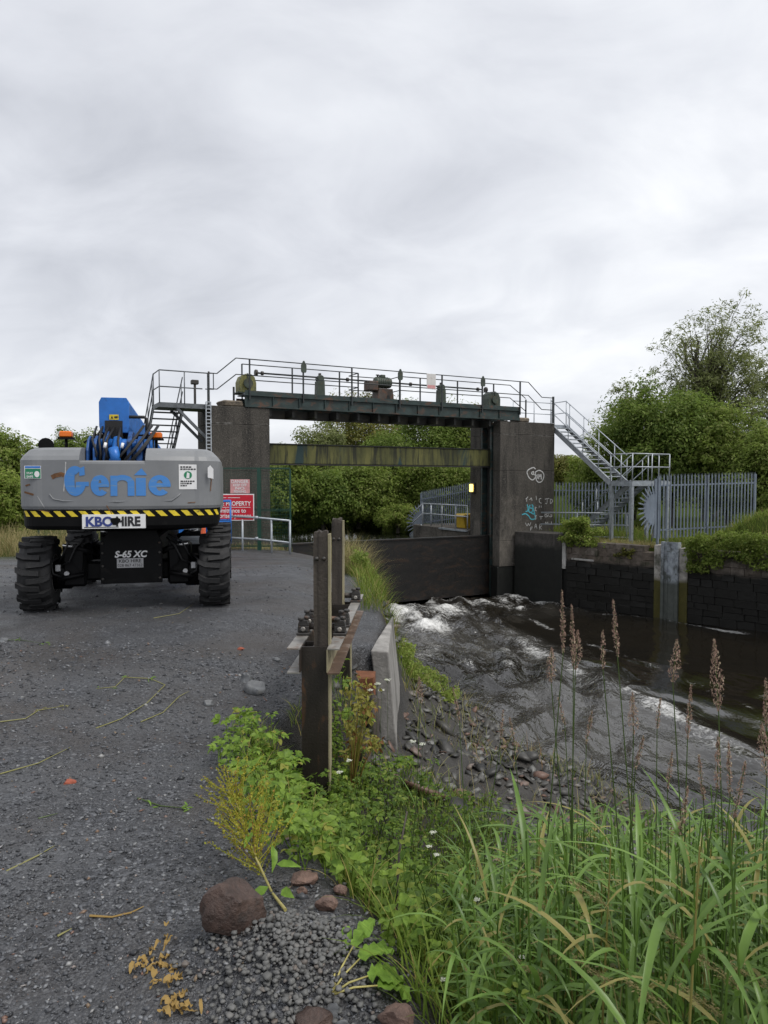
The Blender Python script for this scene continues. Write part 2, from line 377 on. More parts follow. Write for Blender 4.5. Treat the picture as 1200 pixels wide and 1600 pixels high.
GX, GY = np.meshgrid(gx, gy); GZ = ground_z(GX, GY)
nx_, ny_ = len(gx), len(gy)
ii = (np.arange(ny_ - 1)[:, None] * nx_ + np.arange(nx_ - 1)[None, :]).ravel()
gf = np.stack([ii, ii + 1, ii + nx_ + 1, ii + nx_], 1)
e_ = np.interp(GY, EY, EX); d_ = GX - e_ + .12 * fbm(GX * 2, GY * 2, 21, 3)
t_, q_ = inv('R', GX, GY); s_, v_ = inv('B', GX, GY)
rock = sst(.05, .5, d_) * sst(6.3, 7.5, GY) * (q_ < .3)
soil = sst(-.02, .15, d_) * (1 - rock) * (q_ < .3)
grass = np.maximum((q_ >= .3) * 1.0, np.maximum(sst(24.2, 26, GY) * (v_ > -.6), sst(-9.5, -12, GX) * sst(17, 22, GY)))
me = fast_mesh('ground', np.stack([GX, GY, GZ], -1).reshape(-1, 3), gf, True, {'rock': rock.ravel(), 'soil': soil.ravel(), 'grass': grass.ravel()})
m = N('crushed slate yard'); co = m.co()
v1 = m.vor(64, co, out='Color'); v2 = m.vor(160, co, out='Color'); vd = m.vor(64, co); vd2 = m.vor(160, co)
sep = m.n('ShaderNodeSeparateColor'); m.L(v1, sep.inputs[0]); sep2 = m.n('ShaderNodeSeparateColor'); m.L(v2, sep2.inputs[0])
chip = m.ramp(sep.outputs[0], ((0, (.022, .023, .026)), (.45, (.05, .053, .059)), (.8, (.09, .094, .104)), (1, (.2, .206, .218))))
fine = m.ramp(sep2.outputs[0], ((0, (.02, .02, .022)), (.6, (.056, .058, .063)), (1, (.14, .143, .15))))
c = m.mix(m.ramp(m.noise(3.2, 4, .6), ((.38, 0.0), (.62, 1.0))), chip, fine)
patch = m.ramp(m.noise(.55, 5, .6, .5), ((.46, 0.0), (.64, 1.0)))
c = m.mix(m.math('MULTIPLY', patch, .6), c, (.058, .048, .040))
c = m.mix(m.math('MULTIPLY', m.ramp(m.noise(.8, 6, .62, .8, m.co((.6, 1.3, 1))), ((.5, 0.0), (.68, 1.0))), .5), c, (.105, .108, .114))
c = m.mix(m.math('MULTIPLY', m.ramp(m.noise(.42, 5, .6, .4), ((.56, 0.0), (.66, 1.0))), .55), c, (.02, .02, .021))
wet = m.ramp(m.noise(1.7, 4, .6, .3), ((.35, 0.0), (.6, 1.0)))
soilc = m.mix(m.noise(20, 6), (.012, .010, .008), (.032, .026, .02))
rockc = m.mix(m.noise(6, 7, .7), (.016, .016, .015), (.075, .068, .06))
grc = m.mix(m.noise(1.2, 8, .65), (.03, .05, .012), (.07, .085, .022))
c = m.mix(m.attr('soil'), c, soilc); c = m.mix(m.attr('rock'), c, rockc); c = m.mix(m.attr('grass'), c, grc)
h = m.math('ADD', m.math('MULTIPLY', vd, -1.0), m.math('MULTIPLY', vd2, -.35))
gr_ = m.attr('grass'); m.set(color=c, rough=m.math('MAXIMUM', m.math('ADD', m.math('MULTIPLY', wet, .25), .42), gr_), normal=m.bump(h, .75, .02), spec=m.math('SUBTRACT', .45, m.math('MULTIPLY', gr_, .45)))
tag(link('ground', me, m.m), 'dark crushed slate yard falling away to the river bank', None, None, 'structure')

# ------------------------------------------------------------------ river
def water_mesh():
    ss = axis_pts([(-3, 16, .085), (16, 34, .3)]); vv = axis_pts([(-30, -20, .3), (-20, .6, .085)])
    S, Vv = np.meshgrid(ss, vv); dn = -Vv
    W = np.array([fw('B', (0, 0, 0))]); ox, oy, a = FR['B']
    X = ox + cos(a) * S - sin(a) * Vv; Y = oy + sin(a) * S + cos(a) * Vv
    t, q = inv('R', X, Y)
    # shear line between the fast jet on the left and the calmer pool under the right wall
    sb = 8.8 - .26 * dn + .5 * fbm(dn * .35, dn * 0, 50, 3); lat = .5 + (S - sb) / 9.0
    wx = .55 * fbm(S * .35, Vv * .22, 31, 3); wy = .9 * fbm(S * .3 + 9, Vv * .25, 32, 3)
    calm = sst(.50, .60, lat + .06 * wx) * sst(2, 5, dn)
    turb = (1 - .88 * calm) * (.55 + .45 * sst(24, 8, dn))
    u, w_ = S * .75 + wx * 1.3, Vv * .26 + wy * .8              # stretched along the flow
    ridge = lambda f, seed: 1 - np.abs(fbm(u * f, w_ * f, seed, 2)) * 3.2
    train = np.sin((dn + wy * 2.4 + .5 * (S - 5)) * 2 * pi / 1.7) * np.clip(.4 + 1.4 * fbm(S * .45, Vv * .35, 33, 2), 0, 1) * .12
    mid = np.clip(ridge(.9, 34), -1, 1) * .12 + np.clip(ridge(2.1, 35), -1, 1) * .055
    chop = fbm(S * 3.2 + wx * 3, Vv * 1.5 + wy * 3, 36, 3) * .07
    boil = .19 * np.exp(-((dn - 1.0) / .8) ** 2) * (.8 + 1.0 * fbm(S * .6, Vv * 1.0, 37, 3)) * (S > .5) * (S < 11.6)
    hump = .34 * np.exp(-(((S - 5.3) / 1.1) ** 2 + ((dn - 3.5) / .55) ** 2))
    crestline = np.exp(-((S - sb + .25) / .45) ** 2) * sst(4, 7, dn) * sst(19, 13, dn)
    swell = (.045 * np.sin((S * .9 - dn * .5) + wx * 4) + .03 * np.sin(S * 2.1 + dn * .9 + wy * 5)) * calm
    Z = WATER + turb * (train + mid + chop) + boil + hump + swell + .10 * crestline * (1 + .5 * np.sin(dn * 1.6 + wx * 5))
    fn = fbm(S * 1.8 + wx * 4, Vv * .55 + wy * 3, 38, 4)
    foam = (.50 + .75 * fn) * np.exp(-((dn - 1.1) / 1.0) ** 2) * (S > .3)
    foam = np.maximum(foam, (.8 + .4 * fn) * np.exp(-(((S - 5.2) / .9) ** 2 + ((dn - 3.9) / .55) ** 2)))
    foam = np.maximum(foam, (.30 + .9 * fn) * sst(-.02, .12, turb * (train + mid)) * (1 - calm) * sst(17, 3, dn))
    foam = np.maximum(foam, (.42 + .7 * fn) * crestline)
    line = np.exp(-((q + .3 + .3 * fbm(t * .9, t * 0, 41, 3)) / .2) ** 2) * sst(1.5, 4, t) * sst(11, 8.5, t)
    foam = np.maximum(foam, line * (.45 + .8 * fn))
    glint = np.exp(-((np.mod(S + .22 * dn + .6 * wx, 2.3) - 1.1) / .16) ** 2) * calm * sst(.95, .6, lat)  # glint streaks on the calm pool, painted in as pale foam
    foam = np.maximum(foam, glint * (.2 + .9 * fn))
    silt_sheen = (1 - calm) * sst(1, 5, dn) * np.clip(.55 + 2.6 * fbm(S * .5 + wx * 2, Vv * .22 + wy, 55, 3), .03, 1)  # silt tone, also raised and banded to imitate silvery sky reflection
    n0, n1 = len(ss), len(vv); i0 = (np.arange(n1 - 1)[:, None] * n0 + np.arange(n0 - 1)[None, :]).ravel()
    return fast_mesh('river', np.stack([X, Y, Z], -1).reshape(-1, 3), np.stack([i0, i0 + 1, i0 + n0 + 1, i0 + n0], 1), True,
                     {'foam': foam.ravel(), 'chop': (turb).ravel(), 'silt_sheen': silt_sheen.ravel()})
m = N('fast brown river'); cow = m.co((1, 1, 1))
fo = m.attr('foam'); fnz = m.noise(5, 9, .66, 1.6, cow)
fm = m.ramp(m.math('ADD', m.math('MULTIPLY', fo, .75), m.math('MULTIPLY', m.math('SUBTRACT', fnz, .5), 1.3)), ((.20, 0.0), (.70, 1.0)))
fm = m.math('MULTIPLY', fm, m.math('MINIMUM', m.math('MULTIPLY', fo, 4), 1))
deep = m.mix(m.attr('silt_sheen'), (.011, .009, .006), (.052, .049, .043))
c = m.mix(fm, deep, (.74, .74, .72))
cof = m.n('ShaderNodeMapping'); m.L(m.tc.outputs['Object'], cof.inputs[0]); cof.inputs['Rotation'].default_value = (0, 0, radians(40)); cof.inputs['Scale'].default_value = (1, .5, 1)
rip = m.math('ADD', m.noise(3.6, 3, .5, 1.0, cof.outputs[0]), m.math('MULTIPLY', m.noise(11, 2, .5, .6, cof.outputs[0]), .35))
bn = m.n('ShaderNodeBump'); bn.inputs['Distance'].default_value = .085; m.L(m.math('MULTIPLY', m.attr('chop'), .8), bn.inputs['Strength']); m.L(rip, bn.inputs['Height'])
m.set(color=c, rough=m.math('ADD', m.math('MULTIPLY', fm, .6), .03), ior=1.5, normal=bn.outputs[0], spec=.9)
tag(link('river', water_mesh(), m.m), 'fast dark brown river with white foam below the gate', None, None, 'structure')
mb = MB(); mb.add([fw('B', p) for p in ((.3, .9, -1.25), (11.6, .9, -1.25), (11.6, 17, -1.25), (.3, 17, -1.25))], [(0, 1, 2, 3)])
m = N('still water upstream'); m.set(color=(.012, .014, .008), rough=.05, ior=1.33, normal=m.bump(m.noise(3, 4), .15, .03))
tag(mb.build('upstream_water', m.m), 'still water held behind the sluice gate', None, None, 'structure')

# ------------------------------------------------------------------ concrete and masonry
def concrete(name, pale, dark, tide=-2.0, streak=1.0, blackness=.5):
    m = N(name); co = m.co(space='World'); cs = m.co((1.2, 1.2, .16), 'World')
    sp = m.n('ShaderNodeSeparateXYZ'); m.L(m.co(space='World'), sp.inputs[0]); z = sp.outputs['Z']
    base = m.mix(m.ramp(m.noise(2.2, 8, .65, .3, co), ((.3, 0.0), (.7, 1.0))), tuple(v * .7 for v in pale), pale)
    st = m.ramp(m.noise(1.6, 7, .62, .5, cs), ((.55 - .3 * blackness, 1.0), (.75 - .22 * blackness, 0.0)))
    hi = m.ramp(m.math('DIVIDE', m.math('ADD', z, 1.2), 5.5), ((0, .25), (.35, .7), (1, 1.0)))
    blot = m.math('ADD', m.math('ADD', m.math('MULTIPLY', m.noise(.9, 9, .68, .4, co), .75), m.math('MULTIPLY', m.noise(7, 7, .75, 0, m.co((1, 1, .45), 'World')), .45)), m.math('MULTIPLY', hi, .30 * streak))
    c = m.mix(m.math('MULTIPLY', m.math('SUBTRACT', 1.0, m.math('MULTIPLY', st, .35)), m.ramp(blot, ((.58, .0), (.80, 1.0)))), base, dark)
    c = m.mix(m.math('MULTIPLY', m.ramp(m.noise(38, 5, .7, 0, co), ((.5, 0.0), (.66, 1.0))), .45), c, tuple(v * 1.7 for v in pale))
    run = m.ramp(m.noise(5, 5, .6, .2, m.co((1.5, 1.5, .06), 'World')), ((.6, 0.0), (.72, 1.0)))
    c = m.mix(m.math('MULTIPLY', run, .3), c, tuple(v * 1.5 for v in pale))
    sk = m.math('MULTIPLY', m.ramp(m.vor(9, co), ((.0, 1.0), (.16, 0.0))), m.ramp(m.noise(1.4, 4, .6, 0, co), ((.52, 0.0), (.66, 1.0))))
    c = m.mix(m.math('MULTIPLY', sk, .55), c, (.42, .42, .40))
    ef = m.math('MULTIPLY', m.ramp(m.math('ABSOLUTE', m.math('SUBTRACT', m.math('ADD', z, m.math('MULTIPLY', m.noise(3, 4, .6, 0, co), .12)), 3.66)), ((.0, 1.0), (.05, 0.0))), m.ramp(m.noise(1.1, 4), ((.45, 0.0), (.6, 1.0))))
    c = m.mix(m.math('MULTIPLY', m.math('MULTIPLY', ef, m.ramp(m.noise(8, 5, .7, 0, co), ((.42, 0.0), (.6, 1.0)))), .6), c, (.3, .29, .27))
    td = m.ramp(m.math('ADD', z, m.math('MULTIPLY', m.noise(2.5, 6, .6, .3, co), .5)), ((tide + .2, 0.0), (tide + .38, 1.0))) if False else None
    mr = m.n('ShaderNodeMapRange'); m.L(m.math('ADD', z, m.math('MULTIPLY', m.math('SUBTRACT', m.noise(2.5, 6, .6, .3, co), .5), .5)), mr.inputs[0])
    mr.inputs[1].default_value = tide - .1; mr.inputs[2].default_value = tide + .12; mr.inputs[3].default_value = 1; mr.inputs[4].default_value = 0
    c = m.mix(mr.outputs[0], c, m.mix(m.noise(4, 6), (.006, .0065, .006), (.02, .021, .018)))
    m.set(color=c, rough=m.math('SUBTRACT', .88, m.math('MULTIPLY', mr.outputs[0], .35)), normal=m.bump(m.noise(14, 9, .7, .2, co), .6, .03), spec=.35)
    return m.m
MT['pier'] = concrete('blackened pier concrete', (.15, .135, .115), (.013, .0125, .0115), -2.15, 1.1, .35)
MT['block'] = concrete('dark wall concrete', (.11, .10, .09), (.010, .010, .009), -1.1, 1.6, .1)
MT['conc_pale'] = plain('pale cast concrete', (.40, .39, .37), .8, 0, .2, 4, .4, 40, (.17, .165, .15), 3, .35, stretch=(1, 1, .5))
def tide_mat(name, dry1, dry2, wet, tide, wob=.35):
    m = N(name); co = m.co(space='World'); sp = m.n('ShaderNodeSeparateXYZ'); m.L(co, sp.inputs[0])
    b = m.mix(m.objrand(), dry1, dry2); b = m.mix(m.ramp(m.noise(5, 8, .7, .4, co), ((.35, 0.0), (.65, 1.0))), tuple(v * .4 for v in dry1), b)
    b = m.mix(m.math('MULTIPLY', m.ramp(m.noise(2.2, 7, .6, .5, co), ((.52, 0.0), (.62, 1.0))), .7), b, (.03, .035, .018))
    mr = m.n('ShaderNodeMapRange'); m.L(m.math('ADD', sp.outputs['Z'], m.math('MULTIPLY', m.math('SUBTRACT', m.noise(1.4, 6, .6, .3, co), .5), wob)), mr.inputs[0])
    mr.inputs[1].default_value = tide - .08; mr.inputs[2].default_value = tide + .1; mr.inputs[3].default_value = 1; mr.inputs[4].default_value = 0
    c = m.mix(mr.outputs[0], b, m.mix(m.noise(5, 6, .6, 0, co), tuple(v * .5 for v in wet), tuple(v * 1.4 for v in wet)))
    m.set(color=c, rough=m.math('SUBTRACT', .85, m.math('MULTIPLY', mr.outputs[0], .3)), normal=m.bump(m.noise(11, 9, .7, .3, co), .7, .03), spec=.35); return m.m
MT['masonry'] = tide_mat('old river wall stone', (.15, .12, .095), (.22, .19, .165), (.009, .0085, .007), -1.55)
MT['mortar'] = tide_mat('recessed mortar', (.07, .06, .05), (.07, .06, .05), (.005, .005, .0045), -1.55)
MT['jamb'] = tide_mat('channel jamb concrete', (.50, .47, .43), (.50, .47, .43), (.07, .062, .012), -1.95, .1)
MT['chan'] = tide_mat('galvanised guide channel', (.40, .44, .48), (.40, .44, .48), (.09, .10, .09), -2.0, .15)

def pier(name, label, blocks, cuts):
    s0, v0 = blocks[0][0], blocks[0][2]; t = thing(name, label, 'pier', 'B', (s0, v0, -4.4))
    for (a, b, c, d, top, bot) in blocks:
        zs = [bot] + [z for z in cuts if bot < z < top] + [top]
        for z0, z1 in zip(zs, zs[1:]): MB().bbox(a, b, c, d, z0, z1 - .004, .014).build('concrete_lift', MT['pier'], t)
    return t
pl = pier('concrete_pier', 'blackened concrete pier behind the red warning sign', [(-1.24, .87, 0, .5, 4.2, -4.4), (-1.24, .6, .504, 1.3, 4.2, -4.4), (-1.24, .87, 1.304, 1.85, 4.2, -4.4)], (-1.0, 1.95, 3.58))
pr = pier('concrete_pier', 'blackened concrete pier with white and turquoise graffiti', [(11.06, 14.05, 0, .5, 4.16, -2.05), (11.34, 14.05, .504, 1.4, 4.16, -4.4), (11.06, 14.05, 1.404, 2.2, 4.16, -4.4)], (-.95, 2.06, 3.6))
MB().bbox(10.98, 14.2, .03, .5, -4.4, -2.06, .02).build('plinth', MT['block'], pr)
MT['pad'] = plain('crumbling sandy concrete', (.17, .14, .105), .9, 0, .4, 9, .8, 30, (.07, .06, .05), 7, .4)
# broken concrete pad under the left girder end and small pad at the right
b = MB().bbox(-.75, -.02, .1, .9, 4.202, 4.42, .05)
for v in b.v: v += Vector((rnd.uniform(-.08, .04), rnd.uniform(-.03, .03), 0)) if v.z > 4.3 else Vector((0, 0, 0))
b.build('bearing_pad', MT['pad'], pl)
MB().bbox(12.15, 12.75, .12, .8, 4.162, 4.36, .05).build('bearing_pad', MT['pad'], pr)
# guides in the right pier's slot
for (s, v, w) in ((11.045, .62, .10), (11.045, 1.28, .09)): MB().box(s - .02, s + .30, v - w / 2, v + w / 2, -3.4, 4.1).build('gate_guide', MT['girder'], pr)
MB().box(11.28, 11.335, .68, 1.22, -3.4, 4.1).build('guide_plate', MT['black_soffit'], pr)
for (s, v) in ((.84, .62), (.84, 1.2)): MB().box(s - .23, s + .03, v - .05, v + .05, -3.4, 4.1).build('gate_guide', MT['girder'], pl)
# graffiti, painted on the right pier's face
gp = lambda s, z: Vector((s, -.006, z))
def gpx(px, py):  # photograph position on the pier's front face
    r = (px - 600) / F; s = (4.84 + 25 * r) / (cos(radians(28)) - sin(radians(28)) * r); Y = 25 + sin(radians(28)) * s
    return s, 1.6 - (py - 752) / F * Y
def gz(x, y): return gpx(770 + x / 8, 700 + y / 8)
def scrawl(lines, w, mat, label, each=False):
    if each:
        for ln in lines: scrawl([ln], w, mat, label)
        return
    b = MB()
    for ln in lines:
        P = [gz(*p) for p in ln]
        if len(P) > 2:  # soften the corners
            Q = []
            for i in range(len(P) - 1):
                p0, p1, p2, p3 = P[max(i - 1, 0)], P[i], P[i + 1], P[min(i + 2, len(P) - 1)]
                for k in range(5):
                    u = k / 5; Q.append(tuple(.5 * (2 * p1[j] + (p2[j] - p0[j]) * u + (2 * p0[j] - 5 * p1[j] + 4 * p2[j] - p3[j]) * u * u + (3 * p1[j] - p0[j] - 3 * p2[j] + p3[j]) * u ** 3) for j in (0, 1)))
            P = Q + [P[-1]]
        stroke(b, P, w, gp)
    if b.f: b.build('graffiti', mat, pr)['label'] = label
MT['spray_white'] = plain('white spray paint', (.50, .50, .49), .6, 0, .35, 14, 0)
MT['spray_blue'] = plain('turquoise spray paint', (.07, .38, .46), .6, 0, .3, 14, 0)
scrawl([[(530, 265), (500, 245), (440, 275), (425, 310), (450, 370), (490, 400), (520, 380), (540, 340)], [(530, 300), (575, 280), (620, 305), (635, 350), (615, 410), (575, 430), (545, 405), (530, 350), (530, 300)],
        [(480, 310), (505, 295), (505, 330), (485, 325), (480, 310)], [(515, 330), (535, 345)], [(550, 330), (552, 385)], [(570, 390), (572, 330), (585, 360), (600, 330), (602, 395)]], .045, MT['spray_white'], 'white heart-shaped spray paint tag', True)
scrawl([[(430, 705), (440, 780), (410, 795)], [(430, 740), (465, 735)], [(465, 710), (450, 790), (490, 800), (505, 720)], [(465, 750), (500, 755)], [(490, 705), (520, 820), (480, 810)], [(365, 835), (410, 822), (450, 850), (480, 890), (530, 880), (520, 800)]], .05, MT['spray_blue'], 'turquoise spray paint stroke', True)
scrawl([[(650, 640), (705, 630)], [(680, 640), (675, 695), (655, 690)], [(720, 640), (720, 695), (745, 670), (740, 645), (715, 640)],
        [(655, 800), (655, 860), (690, 850), (660, 830), (690, 815), (655, 800)], [(735, 805), (705, 815), (700, 850), (735, 860), (738, 838), (720, 838)],
        [(525, 850), (550, 845)], [(540, 850), (540, 890), (520, 885)], [(585, 860), (630, 855)], [(605, 858), (603, 895)],
        [(410, 935), (430, 975), (445, 945), (460, 970), (478, 930)], [(500, 990), (475, 995), (475, 1045)], [(475, 1015), (495, 1010)], [(525, 1005), (540, 950), (555, 1010)], [(530, 985), (552, 985)],
        [(585, 1020), (590, 955), (612, 960), (608, 980), (588, 985), (615, 1020)], [(660, 965), (662, 925), (675, 945), (690, 925), (692, 965)], [(735, 920), (732, 950), (712, 955)],
        [(530, 735), (528, 790)], [(545, 740), (530, 765), (548, 790)], [(580, 720), (580, 745)], [(605, 720), (605, 745)],
        [(410, 640), (440, 610)], [(425, 630), (422, 670)], [(460, 650), (480, 625), (490, 660)], [(540, 600), (545, 650)], [(605, 630), (580, 640), (585, 680), (610, 690)]], .026, MT['spray_white'], 'stroke of the white scrawled initials', True)
scrawl([[(655, 1258), (655, 1360)]], .17, MT['white_board'], 'small pale rectangular patch')

# sluice gate leaf and the mossy cross beam above it
g = thing('sluice_gate', 'black steel sluice gate holding back the water between the piers', 'sluice gate', 'B', (.62, .75, -3.0))
MT['gate'] = plain('tarred wet steel', (.0065, .0055, .0048), .5, .05, .6, 2.5, 1.0, 7, (.026, .015, .009), 2.6, .42, stretch=(.6, 1, 1.5))
MB().box(.62, 11.32, .75, .95, -3.32, -.79).build('skin_plate', MT['gate'], g)
for k in range(5): MB().box(.66, 11.3, .952, 1.05, -2.98 + k * .53, -2.93 + k * .53).build('rib', MT['gate'], g)
MB().box(.62, 11.32, .70, 1.0, -.788, -.74).build('top_flange', MT['gate'], g)
m = N('moss streaked beam'); co = m.co((1, 1, .12)); 
c = m.mix(m.ramp(m.noise(1.2, 6, .6, .3, m.co((1, 1, .4))), ((.35, 0.0), (.65, 1.0))), (.06, .064, .02), (.155, .15, .045))
c = m.mix(m.ramp(m.noise(4.5, 6, .65, .2, co), ((.46, 0.0), (.6, 1.0))), c, (.026, .028, .014))
c = m.mix(m.ramp(m.noise(.9, 4, .6, .6, m.co((1, 1, .3))), ((.62, 0.0), (.68, 1.0))), c, (.02, .045, .045))
m.set(color=c, rough=.75, normal=m.bump(m.noise(12, 7, .65), .4, .02)); MT['moss'] = m.m
bm_ = thing('cross_beam', 'moss streaked horizontal beam hung below the footbridge', 'beam', 'B', (.5, .8, 2.25))
MB().bbox(.62, 11.33, .80, 1.10, 2.25, 2.96, .02).build('beam_face', MT['moss'], bm_)
MB().box(.62, 11.33, .76, 1.14, 2.963, 3.0).build('top_flange', MT['black_soffit'], bm_)
MB().box(.62, 11.33, .76, 1.14, 2.20, 2.247).build('bottom_flange', MT['black_soffit'], bm_)

# river wall downstream of the right pier: concrete wing block, coursed stone, guide channel
wl = thing('river_wall', 'dark stone and concrete river wall below the palisade', 'wall', 'R', (0, 0, -4.4))
MB().bbox(-.05, 2.3, 0, 1.1, -4.4, -.55, .02).build('wing_block', MT['block'], wl)
MB().bbox(2.31, 2.48, -.03, .8, -1.95, -.62, .02).build('buttress_strip', MT['conc_pale'], wl)
MB().box(2.3, 22, .10, .9, -4.4, -1.02).build('mortar_core', MT['mortar'], wl)
bl = []
for k in range(5):
    b = MB(); b.bbox(-.5, .5, -.5, .5, -.5, .5, .035); r = random.Random(k)
    for v in b.v: v += Vector((r.uniform(-.022, .022), r.uniform(-.03, .03), r.uniform(-.03, .03)))
    bl.append(b.mesh('stone_block')); bl[-1].materials.append(MT['mortar' if False else 'masonry'])
r = random.Random(3); z = -3.9; row = 0
while z < -.95:
    h = r.choice((.22, .27, .31)); x = 2.5 - r.uniform(0, .3)
    while x < 20:
        l = r.uniform(.35, .85)
        x0, x1 = max(x, 2.5), x + l
        for a, b_ in ((x0, min(x1, 6.2)), (max(x0, 7.42), x1)):
            if b_ - a > .12 and not (a < 7.42 and b_ > 6.2):
                top = z + h
                if top > -1.0 and r.random() < .25 and a < 7: continue
                rep(wl, 'stone_block', bl[r.randrange(5)], None, [((a + b_) / 2, .25 + r.uniform(-.03, .03), z + h / 2, 0, (b_ - a - .008, .52, h - .007))])
        x = x1
    z += h; row += 1
MB().bbox(6.2, 6.5, -.06, .6, -4.4, -.72, .015).build('jamb', MT['jamb'], wl)
MB().bbox(7.12, 7.42, -.06, .6, -4.4, -.78, .015).build('jamb', MT['jamb'], wl)
b = MB(); b.box(6.56, 7.06, -.10, -.07, -4.4, -.58); b.box(6.5, 6.53, -.16, .10, -4.4, -.58); b.box(7.09, 7.12, -.16, .10, -4.4, -.58); b.box(6.53, 6.60, -.16, -.13, -4.4, -.58); b.box(7.02, 7.09, -.16, -.13, -4.4, -.58); b.box(6.70, 6.73, -.13, -.10, -4.4, -.58); b.box(6.53, 7.09, -.07, .10, -4.4, -.66)
b.build('guide_channel', MT['chan'], wl)
b = MB(); b.bbox(2.75, 3.75, -.05, .2, -1.55, -1.47, .02); b.build('ledge_stone', MT['conc_pale'], wl)
# upstream canal edge behind the right pier
cw = thing('canal_wall', 'concrete canal edge behind the lamp pier', 'wall', 'B', (11.0, 2.3, -3))
MB().bbox(11.0, 13.5, 2.25, 7.2, -3.2, -.62, .03).build('coping', MT['pier'], cw)
# ------------------------------------------------------------------ footbridge over the gate
U28 = radians(28)
fb = thing('footbridge', 'dark green steel footbridge carrying the lifting gear across both piers', 'footbridge', 'B', (-.1, 0, 4.2))
MB().box(-.02, 12.1, .02, .06, 4.245, 4.60).build('girder_web', MT['girder'], fb)
MB().box(-.02, 12.1, -.04, .14, 4.202, 4.242).build('girder_flange', MT['girder'], fb)
MB().box(-.02, 12.1, -.05, .12, 4.602, 4.63).build('girder_flange', MT['girder'], fb)
MB().box(-.02, 12.1, -.02, .012, 4.632, 4.78).build('toe_board', MT['girder'], fb)
for s in np.arange(1.0, 12, 1.0): MB().box(s - .01, s + .01, -.035, .018, 4.244, 4.60).build('stiffener', MT['girder'], fb)
MB().box(-.02, 12.1, 1.06, 1.1, 4.245, 4.60).build('girder_web', MT['girder'], fb)
MB().box(-.02, 12.1, 1.0, 1.16, 4.202, 4.242).build('girder_flange', MT['girder'], fb)
for s in np.arange(.9, 11.5, .88): MB().box(s, s + .1, .15, 1.0, 3.92, 4.2).build('cross_bearer', MT['black_soffit'], fb)
MB().box(.6, 11.3, .84, .99, 3.90, 4.2).build('rear_beam', MT['black_soffit'], fb)
b = MB()
for s in np.arange(.0, 12.1, .06): b.box(s, s + .02, .13, 1.0, 4.66, 4.70)
for v in np.arange(.14, 1.0, .12): b.box(0, 12.08, v, v + .012, 4.655, 4.695)
b.build('deck_grating', MT['galv'], fb)['kind'] = 'stuff'
posts = [.136, 2.14, 4.09, 6.15, 8.10, 10.08, 12.06]; zt = 5.86
for s in posts: MB().bar((s, -.045, 4.45), (s, -.045, zt), .06, .045, (1, 0, 0)).build('post', MT['dark_rail'], fb)
for z in (zt, 5.30):
    MB().tube([(.0, -.05, z), (12.06, -.05, z)], .019, 8).build('rail', MT['dark_rail'], fb)
# end ramps of the rails down to the pier tops
for z, zl in ((zt, 5.28), (5.30, 4.75)):
    MB().tube([(0, -.05, z), (-.35, -.05, z), (-1.02, -.05, zl), (-1.3, -.05, zl)], .019, 8).build('rail', MT['dark_rail'], fb)
    MB().tube([(12.06, -.05, z), (12.5, -.05, z), (13.25, -.05, zl - .02), (13.9, -.05, zl - .02)], .019, 8).build('rail', MT['dark_rail'], fb)
MB().bar((-1.3, -.05, 4.2), (-1.3, -.05, 5.33), .05, .05).build('post', MT['dark_rail'], fb)
MB().bar((13.9, -.05, 4.16), (13.9, -.05, 5.32), .08, .06).build('post', MT['dark_rail'], fb)
MB().bar((13.15, .9, 4.16), (13.15, .9, 5.25), .05, .05).build('post', MT['dark_rail'], fb)
MB().bar((-.25, .6, 4.2), (-.25, .6, 4.95), .06, .06).build('post', MT['dark_rail'], fb)
bp = [.2, 2.14, 4.09, 4.9, 6.8, 7.75, 9.6, 11.5]
for s in bp: MB().bar((s, 1.08, 4.45), (s, 1.08, zt), .05, .045, (1, 0, 0)).build('post', MT['dark_rail'], fb)
for z in (zt, 5.30):
    MB().tube([(.2, 1.08, z), (4.9, 1.08, z)], .019, 8).build('rail', MT['dark_rail'], fb); MB().tube([(6.8, 1.08, z), (11.5, 1.08, z), (12.4, 1.08, z), (13.15, .92, z - .56)], .019, 8).build('rail', MT['dark_rail'], fb)
    MB().tube([(4.9, 1.08, z), (4.9, 1.95, z), (6.8, 1.95, z), (6.8, 1.08, z)], .019, 8).build('rail', MT['dark_rail'], fb)
MB().box(4.85, 6.85, 1.12, 2.0, 4.62, 4.68).build('side_platform', MT['girder'], fb)
for s in (2.14, 6.15, 10.08):
    b = MB(); b.prism([(s - .1, 5.58), (s - .07, 5.53), (s + .07, 5.53), (s + .1, 5.58), (s + .1, 5.80), (s + .06, 5.86), (s + .02, 5.95), (s - .02, 5.95), (s - .06, 5.86), (s - .1, 5.80)], -.12, -.07, 'y')
    b.build('post_bracket_plate', MT['gear_green'], fb)
# faded board on the railing
s0 = 7.35; b = thing('notice_board', 'small faded white notice board clipped to the footbridge railing', 'sign', 'B', (s0, -.1, 5.25))
MB().bbox(s0, s0 + .42, -.105, -.085, 5.26, 5.87, .006).build('board', MT['white_board'], b)
MB().box(s0 + .03, s0 + .39, -.109, -.106, 5.29, 5.42).build('faded_band', MT['pink_ink'], b)

